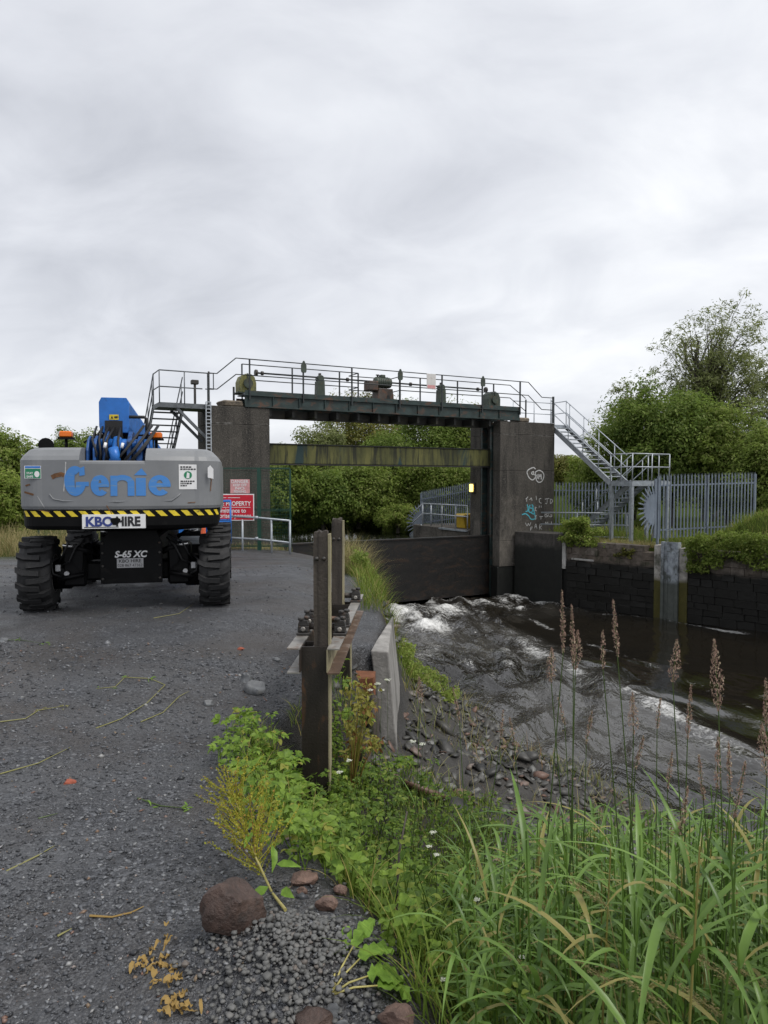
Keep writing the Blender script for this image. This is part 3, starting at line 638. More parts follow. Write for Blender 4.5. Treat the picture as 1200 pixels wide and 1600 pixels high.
# ------------------------------------------------------------------ lifting gear
def gearbox(label, s, v, mat, mirror):
    t = thing('gearbox', label, 'gearbox', 'B', (s, v, 4.70)); d = -1 if mirror else 1; z0 = 4.705
    prof = [(-.30, z0 + .05), (-.30, z0 + .42), (-.22, z0 + .62), (-.08, z0 + .70), (.14, z0 + .70), (.26, z0 + .60), (.32, z0 + .40), (.32, z0 + .05)]
    MB().prism([(s + d * a, z) for a, z in prof], v - .26, v + .26, 'y').build('casing', mat, t, .02)
    MB().bbox(s - .38, s + .38, v - .32, v + .32, z0, z0 + .05, .01).build('foot', MT['gear_green'], t)
    MB().box(s - .02, s + .02, v - .285, v + .285, z0 + .06, z0 + .715).build('joint_flange', MT['gear_green'], t)
    MB().lathe([(.10, 0), (.12, .02), (.12, .08), (.10, .1)], 16, 'x', (s + d * .34, v, 5.5)).build('shaft_collar', MT['iron'], t)
    MB().lathe([(.17, 0), (.17, .05), (.12, .07)], 16, 'y', (s, v - .34, z0 + .36)).build('bearing_cap', MT['gear_green'], t)
    for k in range(4): MB().lathe([(.022, 0), (.022, .03), (.0, .035)], 6, 'z', (s + (.33 if k % 2 else -.33), v + (.27 if k > 1 else -.27), z0 + .05)).build('bolt', MT['iron'], t)
gearbox('lichen yellow gearbox at the red sign end of the footbridge', .18, .58, MT['gear_yellow'], False)
gearbox('dark green gearbox at the staircase end of the footbridge', 11.0, .58, MT['gear_green'], True)
sh = thing('drive_shaft', 'long thin drive shaft running between the gearboxes above the deck', 'shaft', 'B', (.55, .58, 5.5))
MB().tube([(.62, .58, 5.5), (5.25, .58, 5.5)], .032, 10).build('shaft', MT['dark_rail'], sh); MB().tube([(6.1, .58, 5.5), (10.55, .58, 5.5)], .032, 10).build('shaft', MT['dark_rail'], sh)
for s in (.8, 4.2, 7.0, 10.3): MB().lathe([(.06, -.05), (.075, -.04), (.075, .04), (.06, .05)], 12, 'x', (s, .58, 5.5)).build('coupling', MT['iron'], sh)
for s, lb in ((3.05, 'green bearing pedestal on the yellow gearbox side of the drive motor'), (8.45, 'green bearing pedestal between the notice board and the dark green gearbox')):
    t = thing('bearing_pedestal', lb, 'pedestal', 'B', (s, .58, 4.70))
    MB().prism([(s - .16, 4.705), (s + .16, 4.705), (s + .14, 5.36), (s - .14, 5.36)], .42, .74, 'y').build('column', MT['gear_green'], t, .015)
    MB().lathe([(.11, -.16), (.13, -.13), (.13, .13), (.11, .16)], 16, 'y', (s, .58, 5.45)).build('bearing_housing', MT['gear_green'], t)
    MB().bbox(s - .04, s + .04, .52, .64, 5.56, 5.66, .01).build('oil_cap', MT['iron'], t)
t = thing('drive_motor', 'squat brown drive motor unit at the middle of the footbridge', 'motor', 'B', (5.7, .55, 4.70)); MT['brown_iron'] = plain('brown painted castings', (.07, .055, .045), .6, .1, .4, 6, .2, 30, (.13, .06, .035), 5, .4)
b = MB(); b.prism([(5.35, 4.705), (6.1, 4.705), (6.04, 5.22), (5.42, 5.22)], .3, .85, 'y'); b.build('stand', MT['brown_iron'], t, .02)
b = MB(); pts = [(5.83 + .07 * cos(a), 4.86 + .13 * (sin(a) if sin(a) > 0 else -.0)) for a in np.linspace(0, pi, 9)] + [(5.76, 4.72), (5.90, 4.72)]; b.prism(pts, .288, .298, 'y'); b.build('stand_opening_shade', MT['black_soffit'], t)  # opening's shade drawn as a dark plate on the stand
MB().bbox(5.0, 5.42, .33, .8, 5.12, 5.5, .03).build('switch_box', MT['brown_iron'], t)
MB().lathe([(.10, -.38), (.19, -.34), (.21, -.3), (.21, .3), (.19, .34), (.12, .38)], 18, 'x', (5.72, .58, 5.48)).build('motor_barrel', MT['gear_green'], t)
for k in range(6): MB().lathe([(.225, 0), (.225, .02)], 18, 'x', (5.5 + k * .08, .58, 5.48)).build('cooling_fin', MT['gear_green'], t)
MB().bbox(5.6, 5.8, .46, .7, 5.66, 5.78, .02).build('terminal_box', MT['gear_green'], t)
MB().lathe([(.03, 0), (.03, .12), (.07, .13), (.07, .16)], 10, 'z', (5.5, .58, 5.62)).build('lubricator', MT['iron'], t)

# ------------------------------------------------------------------ stairs
def flight(t, top, d, w, n, rise, going, mat, hr=1.05, posts=3, side=(0, 1), over=0):
    """open-tread stair from point `top` descending along unit d (2d), width vector w (2d); parts of thing t"""
    d3 = Vector((d[0], d[1], 0)); w3 = Vector((w[0], w[1], 0)); top = Vector(top); end = top + d3 * (going * n) - Vector((0, 0, rise * n))
    for k in (0, 1):
        o = w3 * k
        MB().bar(top + o - Vector((0, 0, .09)), end + o - Vector((0, 0, .09)), .02, .24).build('stringer', mat, t)
        MB().bar(top + o + Vector((0, 0, .035)), end + o + Vector((0, 0, .035)), .075, .012).build('stringer_flange', mat, t)
    for i in range(1, n):
        c = top + d3 * (going * (i - .5)) - Vector((0, 0, rise * i)); b = MB()
        b.bar(c + w3 * .02, c + w3 * .98, going * .98, .035); b.build('tread', mat, t)
    for k in side:
        o = w3 * k
        for h in (hr, hr * .52):
            MB().tube([top + o + Vector((0, 0, h)), end + o + Vector((0, 0, h)), end + o + d3 * over + Vector((0, 0, h))] if over else [top + o + Vector((0, 0, h)), end + o + Vector((0, 0, h))], .021, 8).build('handrail', mat, t)
        for i in range(posts):
            f = (i + .25) / posts if posts > 1 else .5; p = top + (end - top) * f + o
            MB().tube([p, p + Vector((0, 0, hr))], .019, 8).build('baluster', mat, t)
    return end
# right: from the pier top downstream to a landing, then back down to the bank
st = thing('steel_staircase', 'pale galvanised dog-leg staircase beside the graffiti pier', 'staircase', 'B', (14.1, -1, -.8)); GM = MT['galv_pale']
end = flight(st, (14.12, .35, 4.16), (0, -1), (.9, 0), 14, .182, .258, GM, posts=4)
zl = end.z; yv = end.y
MB().box(14.1, 16.25, yv - 1.15, yv - .002, zl - .20, zl - .02).build('landing_frame', MT['galv'], st)
MB().box(14.12, 16.2, yv - 1.13, yv - .03, zl - .015, zl + .01).build('landing_grating', MT['galv'], st)
for s, v in ((14.15, yv - .05), (14.15, yv - 1.08), (16.15, yv - .05), (16.15, yv - 1.08)): MB().bar((s, v, -1.0), (s, v, zl - .2), .12, .12).build('column', MT['galv'], st)
rp = [(14.12, yv), (14.12, yv - 1.13), (15.2, yv - 1.13), (16.2, yv - 1.13), (16.2, yv - .05)]
for s, v in rp + [(14.12, yv - .55), (16.2, yv - .6)]: MB().tube([(s, v, zl), (s, v, zl + 1.07)], .023, 8).build('baluster', GM, st)
for h in (1.07, .55): MB().tube([(s, v, zl + h) for s, v in (rp[0], rp[1], rp[3], rp[4])], .022, 8).build('handrail', GM, st)
flight(st, (15.25, yv, zl), (0, 1), (.9, 0), 13, .185, .26, MT['galv'], posts=4)
# top landing rails
for s in (14.12, 15.02): MB().tube([(s, .35, 4.16), (s, .35, 5.25)], .02, 8).build('baluster', GM, st)
MB().box(13.96, 15.05, .36, 1.4, 4.02, 4.14).build('top_landing', MT['galv'], st)
MB().tube([(15.02, .35, 5.22), (15.02, 1.35, 5.22), (14.0, 1.35, 5.22), (12.8, 1.35, 5.22)], .02, 8).build('handrail', GM, st); MB().tube([(15.02, .35, 4.7), (15.02, 1.35, 4.7), (14.0, 1.35, 4.7), (12.8, 1.35, 4.7)], .02, 8).build('handrail', GM, st)
for s in (15.02, 14.0, 12.8): MB().tube([(s, 1.35, 4.14), (s, 1.35, 5.22)], .02, 8).build('baluster', GM, st)
# left: landing on brackets beside the other pier, flight going down away from us
st2 = thing('steel_staircase', 'dark galvanised staircase and landing behind the boom lift', 'staircase', 'B', (-2.9, 0, -.7)); G2 = MT['galv_dark']
MB().box(-2.95, -1.26, .02, 1.15, 4.06, 4.2).build('landing_frame', G2, st2); MB().box(-2.93, -1.27, .05, 1.1, 4.203, 4.225).build('landing_grating', G2, st2)
MB().bar((-2.35, .1, 4.06), (-1.28, .1, 3.0), .09, .09).build('knee_brace', G2, st2); MB().bar((-2.35, 1.05, 4.06), (-1.28, 1.05, 3.0), .09, .09).build('knee_brace', G2, st2)
flight(st2, (-2.92, 1.15, 4.2), (0, 1), (1.0, 0), 24, .204, .245, G2, posts=7)
for s, v in ((-2.92, .03), (-2.1, .03), (-1.32, .03), (-2.92, 1.1)): MB().tube([(s, v, 4.2), (s, v, 5.28)], .02, 8).build('baluster', G2, st2)
for h in (5.28, 4.74): MB().tube([(-2.92, 1.15, h), (-2.92, .03, h), (-1.32, .03, h)] if h > 5 else [(-2.92, 1.15, h), (-2.92, .03, h), (-1.5, .03, h)], .021, 8).build('handrail', G2, st2)
MB().tube([(-1.32, .03, 5.28), (-1.12, .03, 5.28), (-1.12, .03, 4.74), (-1.4, .03, 4.74)], .02, 8).build('gate_loop', G2, st2)
MB().bar((-1.62, .6, 4.22), (-1.62, .6, 5.1), .07, .07).build('lock_post', MT['iron'], st2); MB().bbox(-1.75, -1.5, .5, .7, 4.95, 5.1, .02).build('lock_box', MT['iron'], st2)
# galvanised cable tray up the corner of the left pier
b = MB(); s_ = -1.30
for k in range(2): b.bar((s_ + .05 - .16 * k, -.08, -.5), (s_ + .05 - .16 * k, -.08, 4.3), .03, .05)
for z in np.arange(-.4, 4.3, .12): b.box(s_ - .1, s_ + .045, -.1, -.085, z, z + .03)
solo(b, 'cable_ladder', MT['galv_pale'], 'galvanised cable ladder running up the pier corner by the landing', 'cable ladder', 'B', (s_, -.08, -.5))

# ------------------------------------------------------------------ palisade, railings and fan guards on the right bank
def pale_mesh(h):
    b = MB(); w = .034; p = [(-w, .012), (-w * .55, -.006), (-.012, -.012), (.012, -.012), (w * .55, -.006), (w, .012)]
    n = len(p); vs = [(x, y, z) for z in (0, h - .13) for x, y in p]; tips = [(-w * 1.15, .03, h - .02), (0, .0, h), (w * 1.15, .03, h - .02)]
    fs = [(i, i + 1, n + i + 1, n + i) for i in range(n - 1)]; m0 = 2 * n
    fs += [(n, n + 1, m0), (n + 1, n + 2, m0 + 1), (n + 2, n + 3, m0 + 1), (n + 3, n + 4, m0 + 1), (n + 4, n + 5, m0 + 2)]
    b.add(vs + tips, fs); return b.mesh('pale')
PALE = {h: pale_mesh(h) for h in (2.4, 2.0, 1.8)}
for v in PALE.values(): v.materials.append(MT['palisade'])
def palisade(label, p0, p1, h, zb0, zb1, fr='W', step=.155, post=2.7):
    p0, p1 = Vector((*p0, 0)), Vector((*p1, 0)); L = (p1 - p0).length; d = (p1 - p0) / L; a = atan2(d.y, d.x); n = Vector((d.y, -d.x, 0))
    t = thing('palisade_fence', label, 'fence', fr, (p0.x, p0.y, zb0)); zb = lambda f: zb0 + (zb1 - zb0) * f
    k = 0; x = .07; pl_ = []
    while x < L:
        q = p0 + d * x + n * .035; pl_.append((q.x, q.y, zb(x / L) + .04, a)); x += step
    rep(t, 'pale', PALE[h], None, pl_)
    for hh in (.35, h - .4): MB().bar(p0 + Vector((0, 0, zb0 + hh)), p1 + Vector((0, 0, zb1 + hh)), .04, .055).build('rail', MT['palisade'], t)
    npst = max(2, int(round(L / post)) + 1)
    for i in range(npst):
        f = i / (npst - 1); q = p0 + (p1 - p0) * f; MB().bar((q.x, q.y, zb(f) - .5), (q.x, q.y, zb(f) + h - .06), .10, .055, tuple(d)).build('post', MT['palisade'], t)
    return t
palisade('tall galvanised palisade fence on the grassy bank beside the staircase landing', (10.15, 26.3), (14.4, 27.6), 2.4, -.56, -.46)
palisade('palisade fence behind the graffiti pier and the lower stair flight', (8.3, 35.2), (11.9, 33.9), 2.4, -.85, -.85)
palisade('distant palisade fence by the yellow bin beyond the sluice gate', (1.95, 37.2), (5.0, 34.6), 2.0, -.95, -.30, step=.13)
def fan(label, c, r, ang, fr='W', inner=.55, mat=None):
    """half disc with radiating spikes, standing in a vertical plane through c along direction ang"""
    t = thing('fan_guard', label, 'anti-climb guard', fr, c); d = Vector((cos(ang), sin(ang), 0)); c = Vector(c); n = Vector((-d.y, d.x, 0))
    P = lambda a, rr, off=0: c + d * (rr * sin(a)) + Vector((0, 0, rr * 1.22 * cos(a))) + n * off
    b = MB(); k = 20; pts = [P(pi * i / k, r * inner) for i in range(k + 1)]
    b.add([p + n * .012 for p in pts] + [p - n * .012 for p in pts], [tuple(range(k + 1)), tuple(range(2 * k + 1, k, -1))] + [(i, i + k + 1, i + k + 2, i + 1) for i in range(k)])
    b.fix = True; b.build('plate', mat or MT['palisade'], t)
    for i in range(15):
        a = pi * (i + .2) / 14.4; m_ = MB(); q0, q1 = P(a, r * inner * .9, .03), P(a, r * .9, .03); m_.bar(q0, q1, .05, .014, tuple(n)); tip = P(a, r, .05); wv = (q1 - q0).cross(n).normalized() * .025
        m_.add([q1 + wv, q1 - wv, tip], [(0, 1, 2)]); m_.build('spike', MT['palisade'], t)
    MB().bar(c + Vector((0, 0, -r * 1.3)), c + Vector((0, 0, r * 1.3)), .09, .06).build('mounting_post', MT['palisade'], t)
fan('spiked half-round fan guard on the palisade end over the river wall', (9.98, 26.12, .60), .84, radians(200), inner=.62)
fan('small spiked fan guard beyond the sluice gate by the canal steps', (1.98, 36.9, -.55), .85, radians(185), inner=.6)
# two-rail railing between pier and stair
rl = thing('railing', 'two-rail galvanised railing from the graffiti pier to the stair foot', 'railing', 'W', (6.9, 31.2, -.85))
A, Bq = Vector((6.85, 30.95, -.82)), Vector((10.35, 30.0, -.82))
for h in (1.06, .55, .04): MB().tube([A + Vector((0, 0, h)), Bq + Vector((0, 0, h))], .028, 8).build('rail', GM, rl)
for f in (.42, .98): q = A + (Bq - A) * f; MB().tube([q - Vector((0, 0, .3)), q + Vector((0, 0, 1.08))], .028, 8).build('post', GM, rl)
MB().tube([Bq + Vector((-.1, -2.6, -.35)), Bq + Vector((.2, -2.3, .6))], .03, 6).build('stay', MT['dark_rail'], rl)
# canal side railing, steps and bin
rl = thing('railing', 'galvanised railing round the canal edge behind the lamp', 'railing', 'B', (11.1, 4, -.62))
for h in (1.1, .6): MB().tube([(11.1, 2.4, -.62 + h), (11.1, 6.4, -.62 + h)], .03, 8).build('rail', GM, rl)
for v in (2.45, 3.4, 4.6, 5.6, 6.4): MB().tube([(11.1, v, -.62), (11.1, v, .48)], .028, 8).build('post', GM, rl)
for h in (1.1, .6): MB().tube([(11.1, 6.4, -.62 + h), (11.1, 8.2, -1.6 + h)], .03, 8).build('rail', GM, rl)
MB().bar((11.05, 6.4, -.66), (11.05, 8.2, -1.7), .05, .2).build('stringer', MT['galv'], rl); MB().box(10.9, 11.15, 2.3, 4.6, -.70, -.625).build('toe_angle', MT['galv'], rl)
MT['yellow_plastic'] = plain('yellow plastic', (.55, .36, .03), .45, 0, .15, 4, .05)
t = thing('grit_bin', 'yellow bin behind the canal railing', 'bin', 'B', (12.0, 3.6, -.62))
MB().prism([(11.55, -.62), (12.45, -.62), (12.55, -.1), (11.45, -.1)], 3.3, 4.0, 'y').build('body', MT['yellow_plastic'], t, .03); MB().prism([(11.4, -.1), (12.6, -.1), (12.5, .05), (11.5, .05)], 3.25, 4.05, 'y').build('lid', MT['yellow_plastic'], t, .02)
# lit bulkhead lamp on the rear of the right pier
t = thing('bulkhead_lamp', 'lit yellow bulkhead lamp on the pier above the canal railing', 'lamp', 'B', (11.05, 1.95, 1.3))
MB().bbox(10.98, 11.06, 1.78, 2.1, 1.08, 1.52, .02).build('housing', MT['iron'], t)
m = N('lit lamp lens'); m.set(color=(.8, .6, .2)); m.b.inputs['Emission Color'].default_value = (1, .72, .16, 1); m.b.inputs['Emission Strength'].default_value = 2.2
MB().bbox(10.9, 10.978, 1.82, 2.06, 1.13, 1.47, .03).build('lens', m.m, t)

# ------------------------------------------------------------------ mesh fence, handrail and signs on the left
mf = thing('mesh_fence', 'green welded mesh fence panel standing before the pier', 'fence', 'W', (-4.1, 23.5, -.75))
fx0, fx1, fxr, fy = -5.95, -4.13, -3.1, 23.5
for x, w in ((fx1, .12), (fxr, .05)): MB().bar((x, fy, -.8), (x, fy, 2.05 if w > .1 else 2.0), w, w).build('post', MT['fence_green'], mf)
for x0, x1 in ((fx0 - 1.2, fx1), (fx1, fxr)):
    b = MB()
    for x in np.arange(x0 + .05, x1, .055): b.bar((x, fy - .03, -.55), (x, fy - .03, 2.02), .006, .006)
    for z in np.arange(-.5, 2.05, .1): b.bar((x0, fy - .035, z), (x1, fy - .035, z), .006, .006)
    b.build('mesh_panel', MT['fence_green'], mf)['kind'] = 'stuff'
    for z in (2.03, .65, -.55): MB().bar((x0, fy, z), (x1, fy, z), .04, .04).build('rail', MT['fence_green'], mf)
mf2 = thing('mesh_fence', 'low green mesh fence behind the boom lift wheels', 'fence', 'W', (-12, 24.6, -.75))
b = MB()
for x in np.arange(-12.0, -7.4, .055): b.bar((x, 24.6, -.65), (x, 24.6, .9), .008, .006)
for z in np.arange(-.6, .9, .2): b.bar((-12, 24.6, z), (-7.4, 24.6, z), .006, .008)
b.build('mesh_panel', MT['fence_green'], mf2)['kind'] = 'stuff'
for x in (-12, -9.7, -7.4): MB().bar((x, 24.65, -.8), (x, 24.65, .95), .07, .07).build('post', MT['fence_green'], mf2)
hr = thing('railing', 'short galvanised pipe railing at the end of the gravel yard', 'railing', 'W', (-3.9, 22.8, -.72)); Z0 = -.72
for h in (1.12, .42): MB().tube([(-5.0, 23.1, Z0 + h + .06), (-4.13, 23.0, Z0 + h + .02), (-3.0, 22.6, Z0 + h - .06)], .035, 8).build('rail', MT['galv'], hr)
for x, y in ((-3.0, 22.6), (-3.62, 22.82), (-4.6, 23.05)): MB().tube([(x, y, Z0 - .3), (x, y, Z0 + 1.08)], .035, 8).build('post', MT['galv'], hr)
for x, y in ((-3.3, 23.2), (-3.3, 23.2)): pass
for h in (1.1, .42): MB().lathe([(.06, -.05), (.06, .05)], 10, 'x', (-4.13, 22.98, Z0 + h + .04)).build('clamp', MT['galv'], hr)
# red sign
sg = thing('warning_sign', 'red private property sign with white lettering on the mesh fence', 'sign', 'W', (-5.4, 23.42, .3))
sx0, sx1, sz0, sz1, sy = -5.99, -4.28, .30, 1.18, 23.40; P = lambda x, z: Vector((x, sy - .014, z))
MB().bbox(sx0, sx1, sy - .008, sy + .01, sz0, sz1, .004).build('border', MT['white'], sg); MB().box(sx0 + .03, sx1 - .03, sy - .0115, sy - .008, sz0 + .03, sz1 - .03).build('face', MT['red_sign'], sg)
b = MB(); put_text(b, 'PRIVATE PROPERTY', .2, lambda x, y: P(sx0 + .09 + x, .80 + y), bold=.004, width=1.52)
put_text(b, 'No admittance to', .2, lambda x, y: P(sx0 + .18 + x, .57 + y), bold=.003, width=1.26); put_text(b, 'unauthorised persons', .2, lambda x, y: P(sx0 + .09 + x, .40 + y), bold=.003, width=1.52)
for q0, q1 in ((.4, .8), (.85, 1.25)): b.add([P(sx0 + q0, 1.05), P(sx0 + q1, 1.05), P(sx0 + q1, 1.068), P(sx0 + q0, 1.068)], [(0, 1, 2, 3)])
b.add([P(sx0 + .12, .735), P(sx1 - .12, .735), P(sx1 - .12, .75), P(sx0 + .12, .75)], [(0, 1, 2, 3)]); b.build('lettering', MT['white'], sg)
dg = thing('danger_sign', 'faded pink and white danger sign above the red sign', 'sign', 'W', (-4.7, 23.42, 1.2))
dx0, dx1, dz0, dz1 = -5.06, -4.42, 1.20, 1.66
MB().bbox(dx0, dx1, sy - .008, sy + .01, dz0, dz1, .004).build('board', MT['pink_ink'], dg); b = MB()
for i, (s, h) in enumerate((('DANGER', .12), ('KEEP OFF', .09), ('NO', .09), ('FISHING', .09))): put_text(b, s, h * 1.25, lambda x, y, z=dz1 - .12 - i * .105: P((dx0 + dx1) / 2 + x, z + y), bold=.002, align='CENTER', width=(.56, .44, .3, .4)[i])
b.build('lettering', MT['white'], dg)
# ------------------------------------------------------------------ boom lift seen from behind
bl_ = thing('boom_lift', 'grey and blue boom lift parked on the gravel seen from behind', 'boom lift', 'M', (0, 0, 0))
m = N('scuffed grey counterweight'); co = m.co()
c = m.mix(m.ramp(m.noise(2.5, 6, .6), ((.3, 0.0), (.7, 1.0))), (.175, .182, .19), (.225, .232, .24))
c = m.mix(m.ramp(m.noise(3.5, 8, .7, 1.2, m.co((.5, 1, 3))), ((.64, 0.0), (.68, 1.0))), c, (.33, .335, .34))
c = m.mix(m.ramp(m.noise(2.3, 7, .6, .8, co), ((.70, 0.0), (.735, 1.0))), c, (.15, .075, .03))
m.set(color=c, rough=m.math('ADD', .36, m.math('MULTIPLY', m.noise(5, 5), .2)), normal=m.bump(m.noise(70, 3), .04, .005)); MT['cw'] = m.m
MT['lift_blue'] = plain('blue machine paint', (.02, .15, .50), .4, .05, .2, 5, .03, 50, (.015, .06, .2), 6, .25)
MT['blk'] = plain('black machine paint', (.0035, .0035, .004), .5, 0, .4, 6, .06, 40, (.009, .0085, .008), 7, .2, spec=.15)
MT['hose'] = plain('rubber hose', (.008, .008, .009), .55, 0, .3, 10, 0)
MT['tyre'] = plain('dusty tyre rubber', (.018, .018, .019), .75, 0, .35, 9, .2, 70, (.055, .054, .053), 7, .3)
MT['rim'] = plain('scuffed white wheel rim', (.40, .38, .36), .5, .2, .3, 9, .1, 50, (.10, .085, .07), 6, .4)
MT['hazard_y'] = plain('worn yellow stripe', (.72, .55, .03), .5, 0, .15, 9, .02, 40, (.05, .045, .02), 14, .22)
MT['amber'] = plain('amber beacon lens', (.75, .16, .008), .25, 0, .1, 9, 0)
m = N('worn blue lettering'); c = m.mix(m.ramp(m.noise(9, 8, .7, .6, m.co((.35, 1, 4))), ((.56, 0.0), (.62, 1.0))), (.06, .23, .58), (.14, .27, .46))
m.set(color=c, rough=.45); MT['logo'] = m.m
MT['chrome'] = plain('bright cylinder rod', (.6, .6, .6), .25, .9, .1, 5, 0)

# counterweight: plan outline lofted over a vertical profile, with the boom notch cut in its top
def rear_y(x): x = abs(x); return -1.93 - .12 * (1 - (min(x, .85) / .85) ** 2)
def outline(x_cols):
    P = []
    for y in (-.75, -1.1, -1.45, -1.63): P.append((-1.15, y, -1, 0))
    for k in range(1, 9): a = pi / 2 * k / 9; P.append((-.85 - .3 * cos(a), -1.63 - .3 * sin(a), -cos(a), -sin(a)))
    for x in x_cols: P.append((x, rear_y(x), 0, -1))
    for k in range(8, 0, -1): a = pi / 2 * k / 9; P.append((.85 + .3 * cos(a), -1.63 - .3 * sin(a), cos(a), -sin(a)))
    for y in (-1.63, -1.45, -1.1, -.75): P.append((1.15, y, 1, 0))
    return P
NX0, NX1 = -.43, .30
cols = [(x, 0) for x in np.linspace(-.85, NX0, 8)] + [(NX0 + .002, 1)] + [(x, 1) for x in np.linspace(NX0 + .02, NX1 - .02, 9)] + [(NX1 - .002, 1)] + [(x, 0) for x in np.linspace(NX1, .85, 9)]
OUT = outline([c[0] for c in cols]); flag = [0] * 12 + [c[1] for c in cols] + [0] * 12
def loft(prof_hi, prof_lo):
    b = MB(); vs = []; n = len(prof_hi)
    for (x, y, nx, ny), fl in zip(OUT, flag):
        for ins, z in (prof_lo if fl else prof_hi): vs.append((x - nx * ins, y - ny * ins, z))
    fs = []
    for i in range(len(OUT) - 1):
        for k in range(n - 1): fs.append((i * n + k, (i + 1) * n + k, (i + 1) * n + k + 1, i * n + k + 1))
    return b.add(vs, fs, False)
hi = [(.9 * 0 + .05, 1.262), (.012, 1.275), (0, 1.31), (0, 1.60), (0, 1.845), (.03, 1.895), (.10, 1.965), (.16, 1.99), (.30, 2.0), (.55, 2.0), (.6, 1.6)]
lo = [(.05, 1.262), (.012, 1.275), (0, 1.31), (0, 1.60), (0, 1.80), (.006, 1.822), (.02, 1.835), (.05, 1.84), (.30, 1.84), (.55, 1.84), (.6, 1.6)]
cwo = loft(hi, lo).build('counterweight', MT['cw'], bl_, 0)
for p in cwo.data.polygons: p.use_smooth = False
bh = [(.10, 1.03), (.05, 1.045), (.03, 1.08), (.025, 1.258), (.06, 1.26), (.4, 1.26), (.5, 1.15)]
loft(bh, bh).build('bumper_band', MT['blk'], bl_)
b = MB(); b.add([(x * .93, -.9 if abs(y) < 1 else y * .93, 1.10) for x, y, _, _ in OUT], [tuple(range(len(OUT)))]); b.build('underside', MT['blk'], bl_)
skin = lambda x, z, o=.004: Vector((x, rear_y(x) - o, z))
lpx = lambda px: (px - 182) / F * 8.2
lz = lambda py: 1.6 - (py - 752) / F * 8.2
def band_pt(x, z, o=.006):
    """on the black band, following corners"""
    if abs(x) <= .85: return Vector((x, rear_y(x) + .025 - o, z))
    a = min(pi / 2, (abs(x) - .85) / .3); sx = 1 if x > 0 else -1; return Vector((sx * (.85 + (.275 + o) * sin(a)), -1.63 - (.275 + o) * cos(a), z))
for k in range(17):
    x = -1.16 + k * .142; b = MB()
    vs = []
    for i in range(4): f = i / 3; vs += [band_pt(x + .075 * f + .065, 1.19), band_pt(x + .075 * f, 1.255)]
    b.add(vs, [(0, 1, 3, 2), (2, 3, 5, 4), (4, 5, 7, 6)]); b.build('hazard_stripe', MT['hazard_y'], bl_)
# lettering
def skin_box(b, x0, x1, z0, z1, o, n=6):
    vs = []
    for i in range(n + 1): x = x0 + (x1 - x0) * i / n; vs += [skin(x, z0, o), skin(x, z1, o)]
    return b.add(vs, [(2 * i, 2 * i + 2, 2 * i + 3, 2 * i + 1) for i in range(n)])
b = MB(); zb = lz(776) + .015
def ring(b, cx, cz, rx, rz, w, a0, a1, n=22, wz=None):
    """a letter stroke: elliptical arc of given band width"""
    vs = []
    for i in range(n + 1):
        a = radians(a0 + (a1 - a0) * i / n); k = (wz or w)
        vs += [skin(cx + rx * cos(a), cz + rz * sin(a), .005), skin(cx + (rx - w) * cos(a), cz + (rz - k) * sin(a), .005)]
    b.add(vs, [(2 * i, 2 * i + 1, 2 * i + 3, 2 * i + 2) for i in range(n)])
x = lambda px: lpx(10 + px / 3.529); Zz = lambda py: lz(690 + py / 3.529)
gw = .075
ring(b, (x(322) + x(438)) / 2, (Zz(135) + Zz(300)) / 2, (x(438) - x(322)) / 2, (Zz(135) - Zz(300)) / 2, .115, 52, 345, 30, .085)
b.add([skin(x(385), Zz(222), .005), skin(x(452), Zz(222), .005), skin(x(452), Zz(246), .005), skin(x(385), Zz(246), .005)], [(0, 1, 2, 3)])
b.add([skin(x(400), Zz(150), .005), skin(x(430), Zz(136), .005), skin(x(432), Zz(185), .005), skin(x(404), Zz(190), .005)], [(0, 1, 2, 3)])
def letter_e(b, x0, x1):
    cx, cz, rx, rz = (x(x0) + x(x1)) / 2, (Zz(184) + Zz(300)) / 2, (x(x1) - x(x0)) / 2, (Zz(184) - Zz(300)) / 2
    ring(b, cx, cz, rx, rz, .085, -4, 318, 26, .058); b.add([skin(cx - rx * .5, cz - .018, .005), skin(cx + rx * .98, cz - .018, .005), skin(cx + rx * .98, cz + .026, .005), skin(cx - rx * .5, cz + .026, .005)], [(0, 1, 2, 3)])
letter_e(b, 462, 560); letter_e(b, 766, 884)
for q0, q1, top in ((566, 602, 188), (656, 692, 225), (700, 752, 200)): skin_box(b, x(q0), x(q1), Zz(300), Zz(top), .005, 3)
ring(b, (x(566) + x(692)) / 2, Zz(230), (x(692) - x(566)) / 2, Zz(184) - Zz(230), .075, 0, 180, 18, .06)
b.add([skin(x(690), Zz(185), .005), skin(x(760), Zz(185), .005), skin(x(730), Zz(146), .005)], [(0, 1, 2)])
b.build('lettering', MT['logo'], bl_)['label'] = 'worn blue lettering reading Genie'
pl_ = MB(); xx0, xx1, zz0, zz1 = lpx(128), lpx(222), lz(826), lz(804)
flat = lambda x, z, o: Vector((x, rear_y(0) + .01 - o, z))
pl_.box(xx0, xx1, rear_y(0) - .012, rear_y(0) + .03, zz0, zz1); plate = pl_.build('name_plate', MT['white'], bl_)
b = MB(); put_text(b, 'KBO', .15, lambda x, y: flat(xx0 + .04 + x, zz0 + .03 + y, .026), bold=.006, width=.30); b.build('lettering', MT['blue_ink'], plate)
b = MB(); put_text(b, 'HIRE', .15, lambda x, y: flat(xx0 + .37 + x, zz0 + .03 + y, .026), bold=.006, width=.27); b.add([flat(xx0 + .02, zz0 + .012, .025), flat(xx0 + .40, zz0 + .012, .025), flat(xx0 + .40, zz0 + .02, .025), flat(xx0 + .02, zz0 + .02, .025)], [(0, 1, 2, 3)]); b.build('lettering', MT['black_ink'], plate)
b = MB(); cx_, cz_ = lpx(177), lz(815)
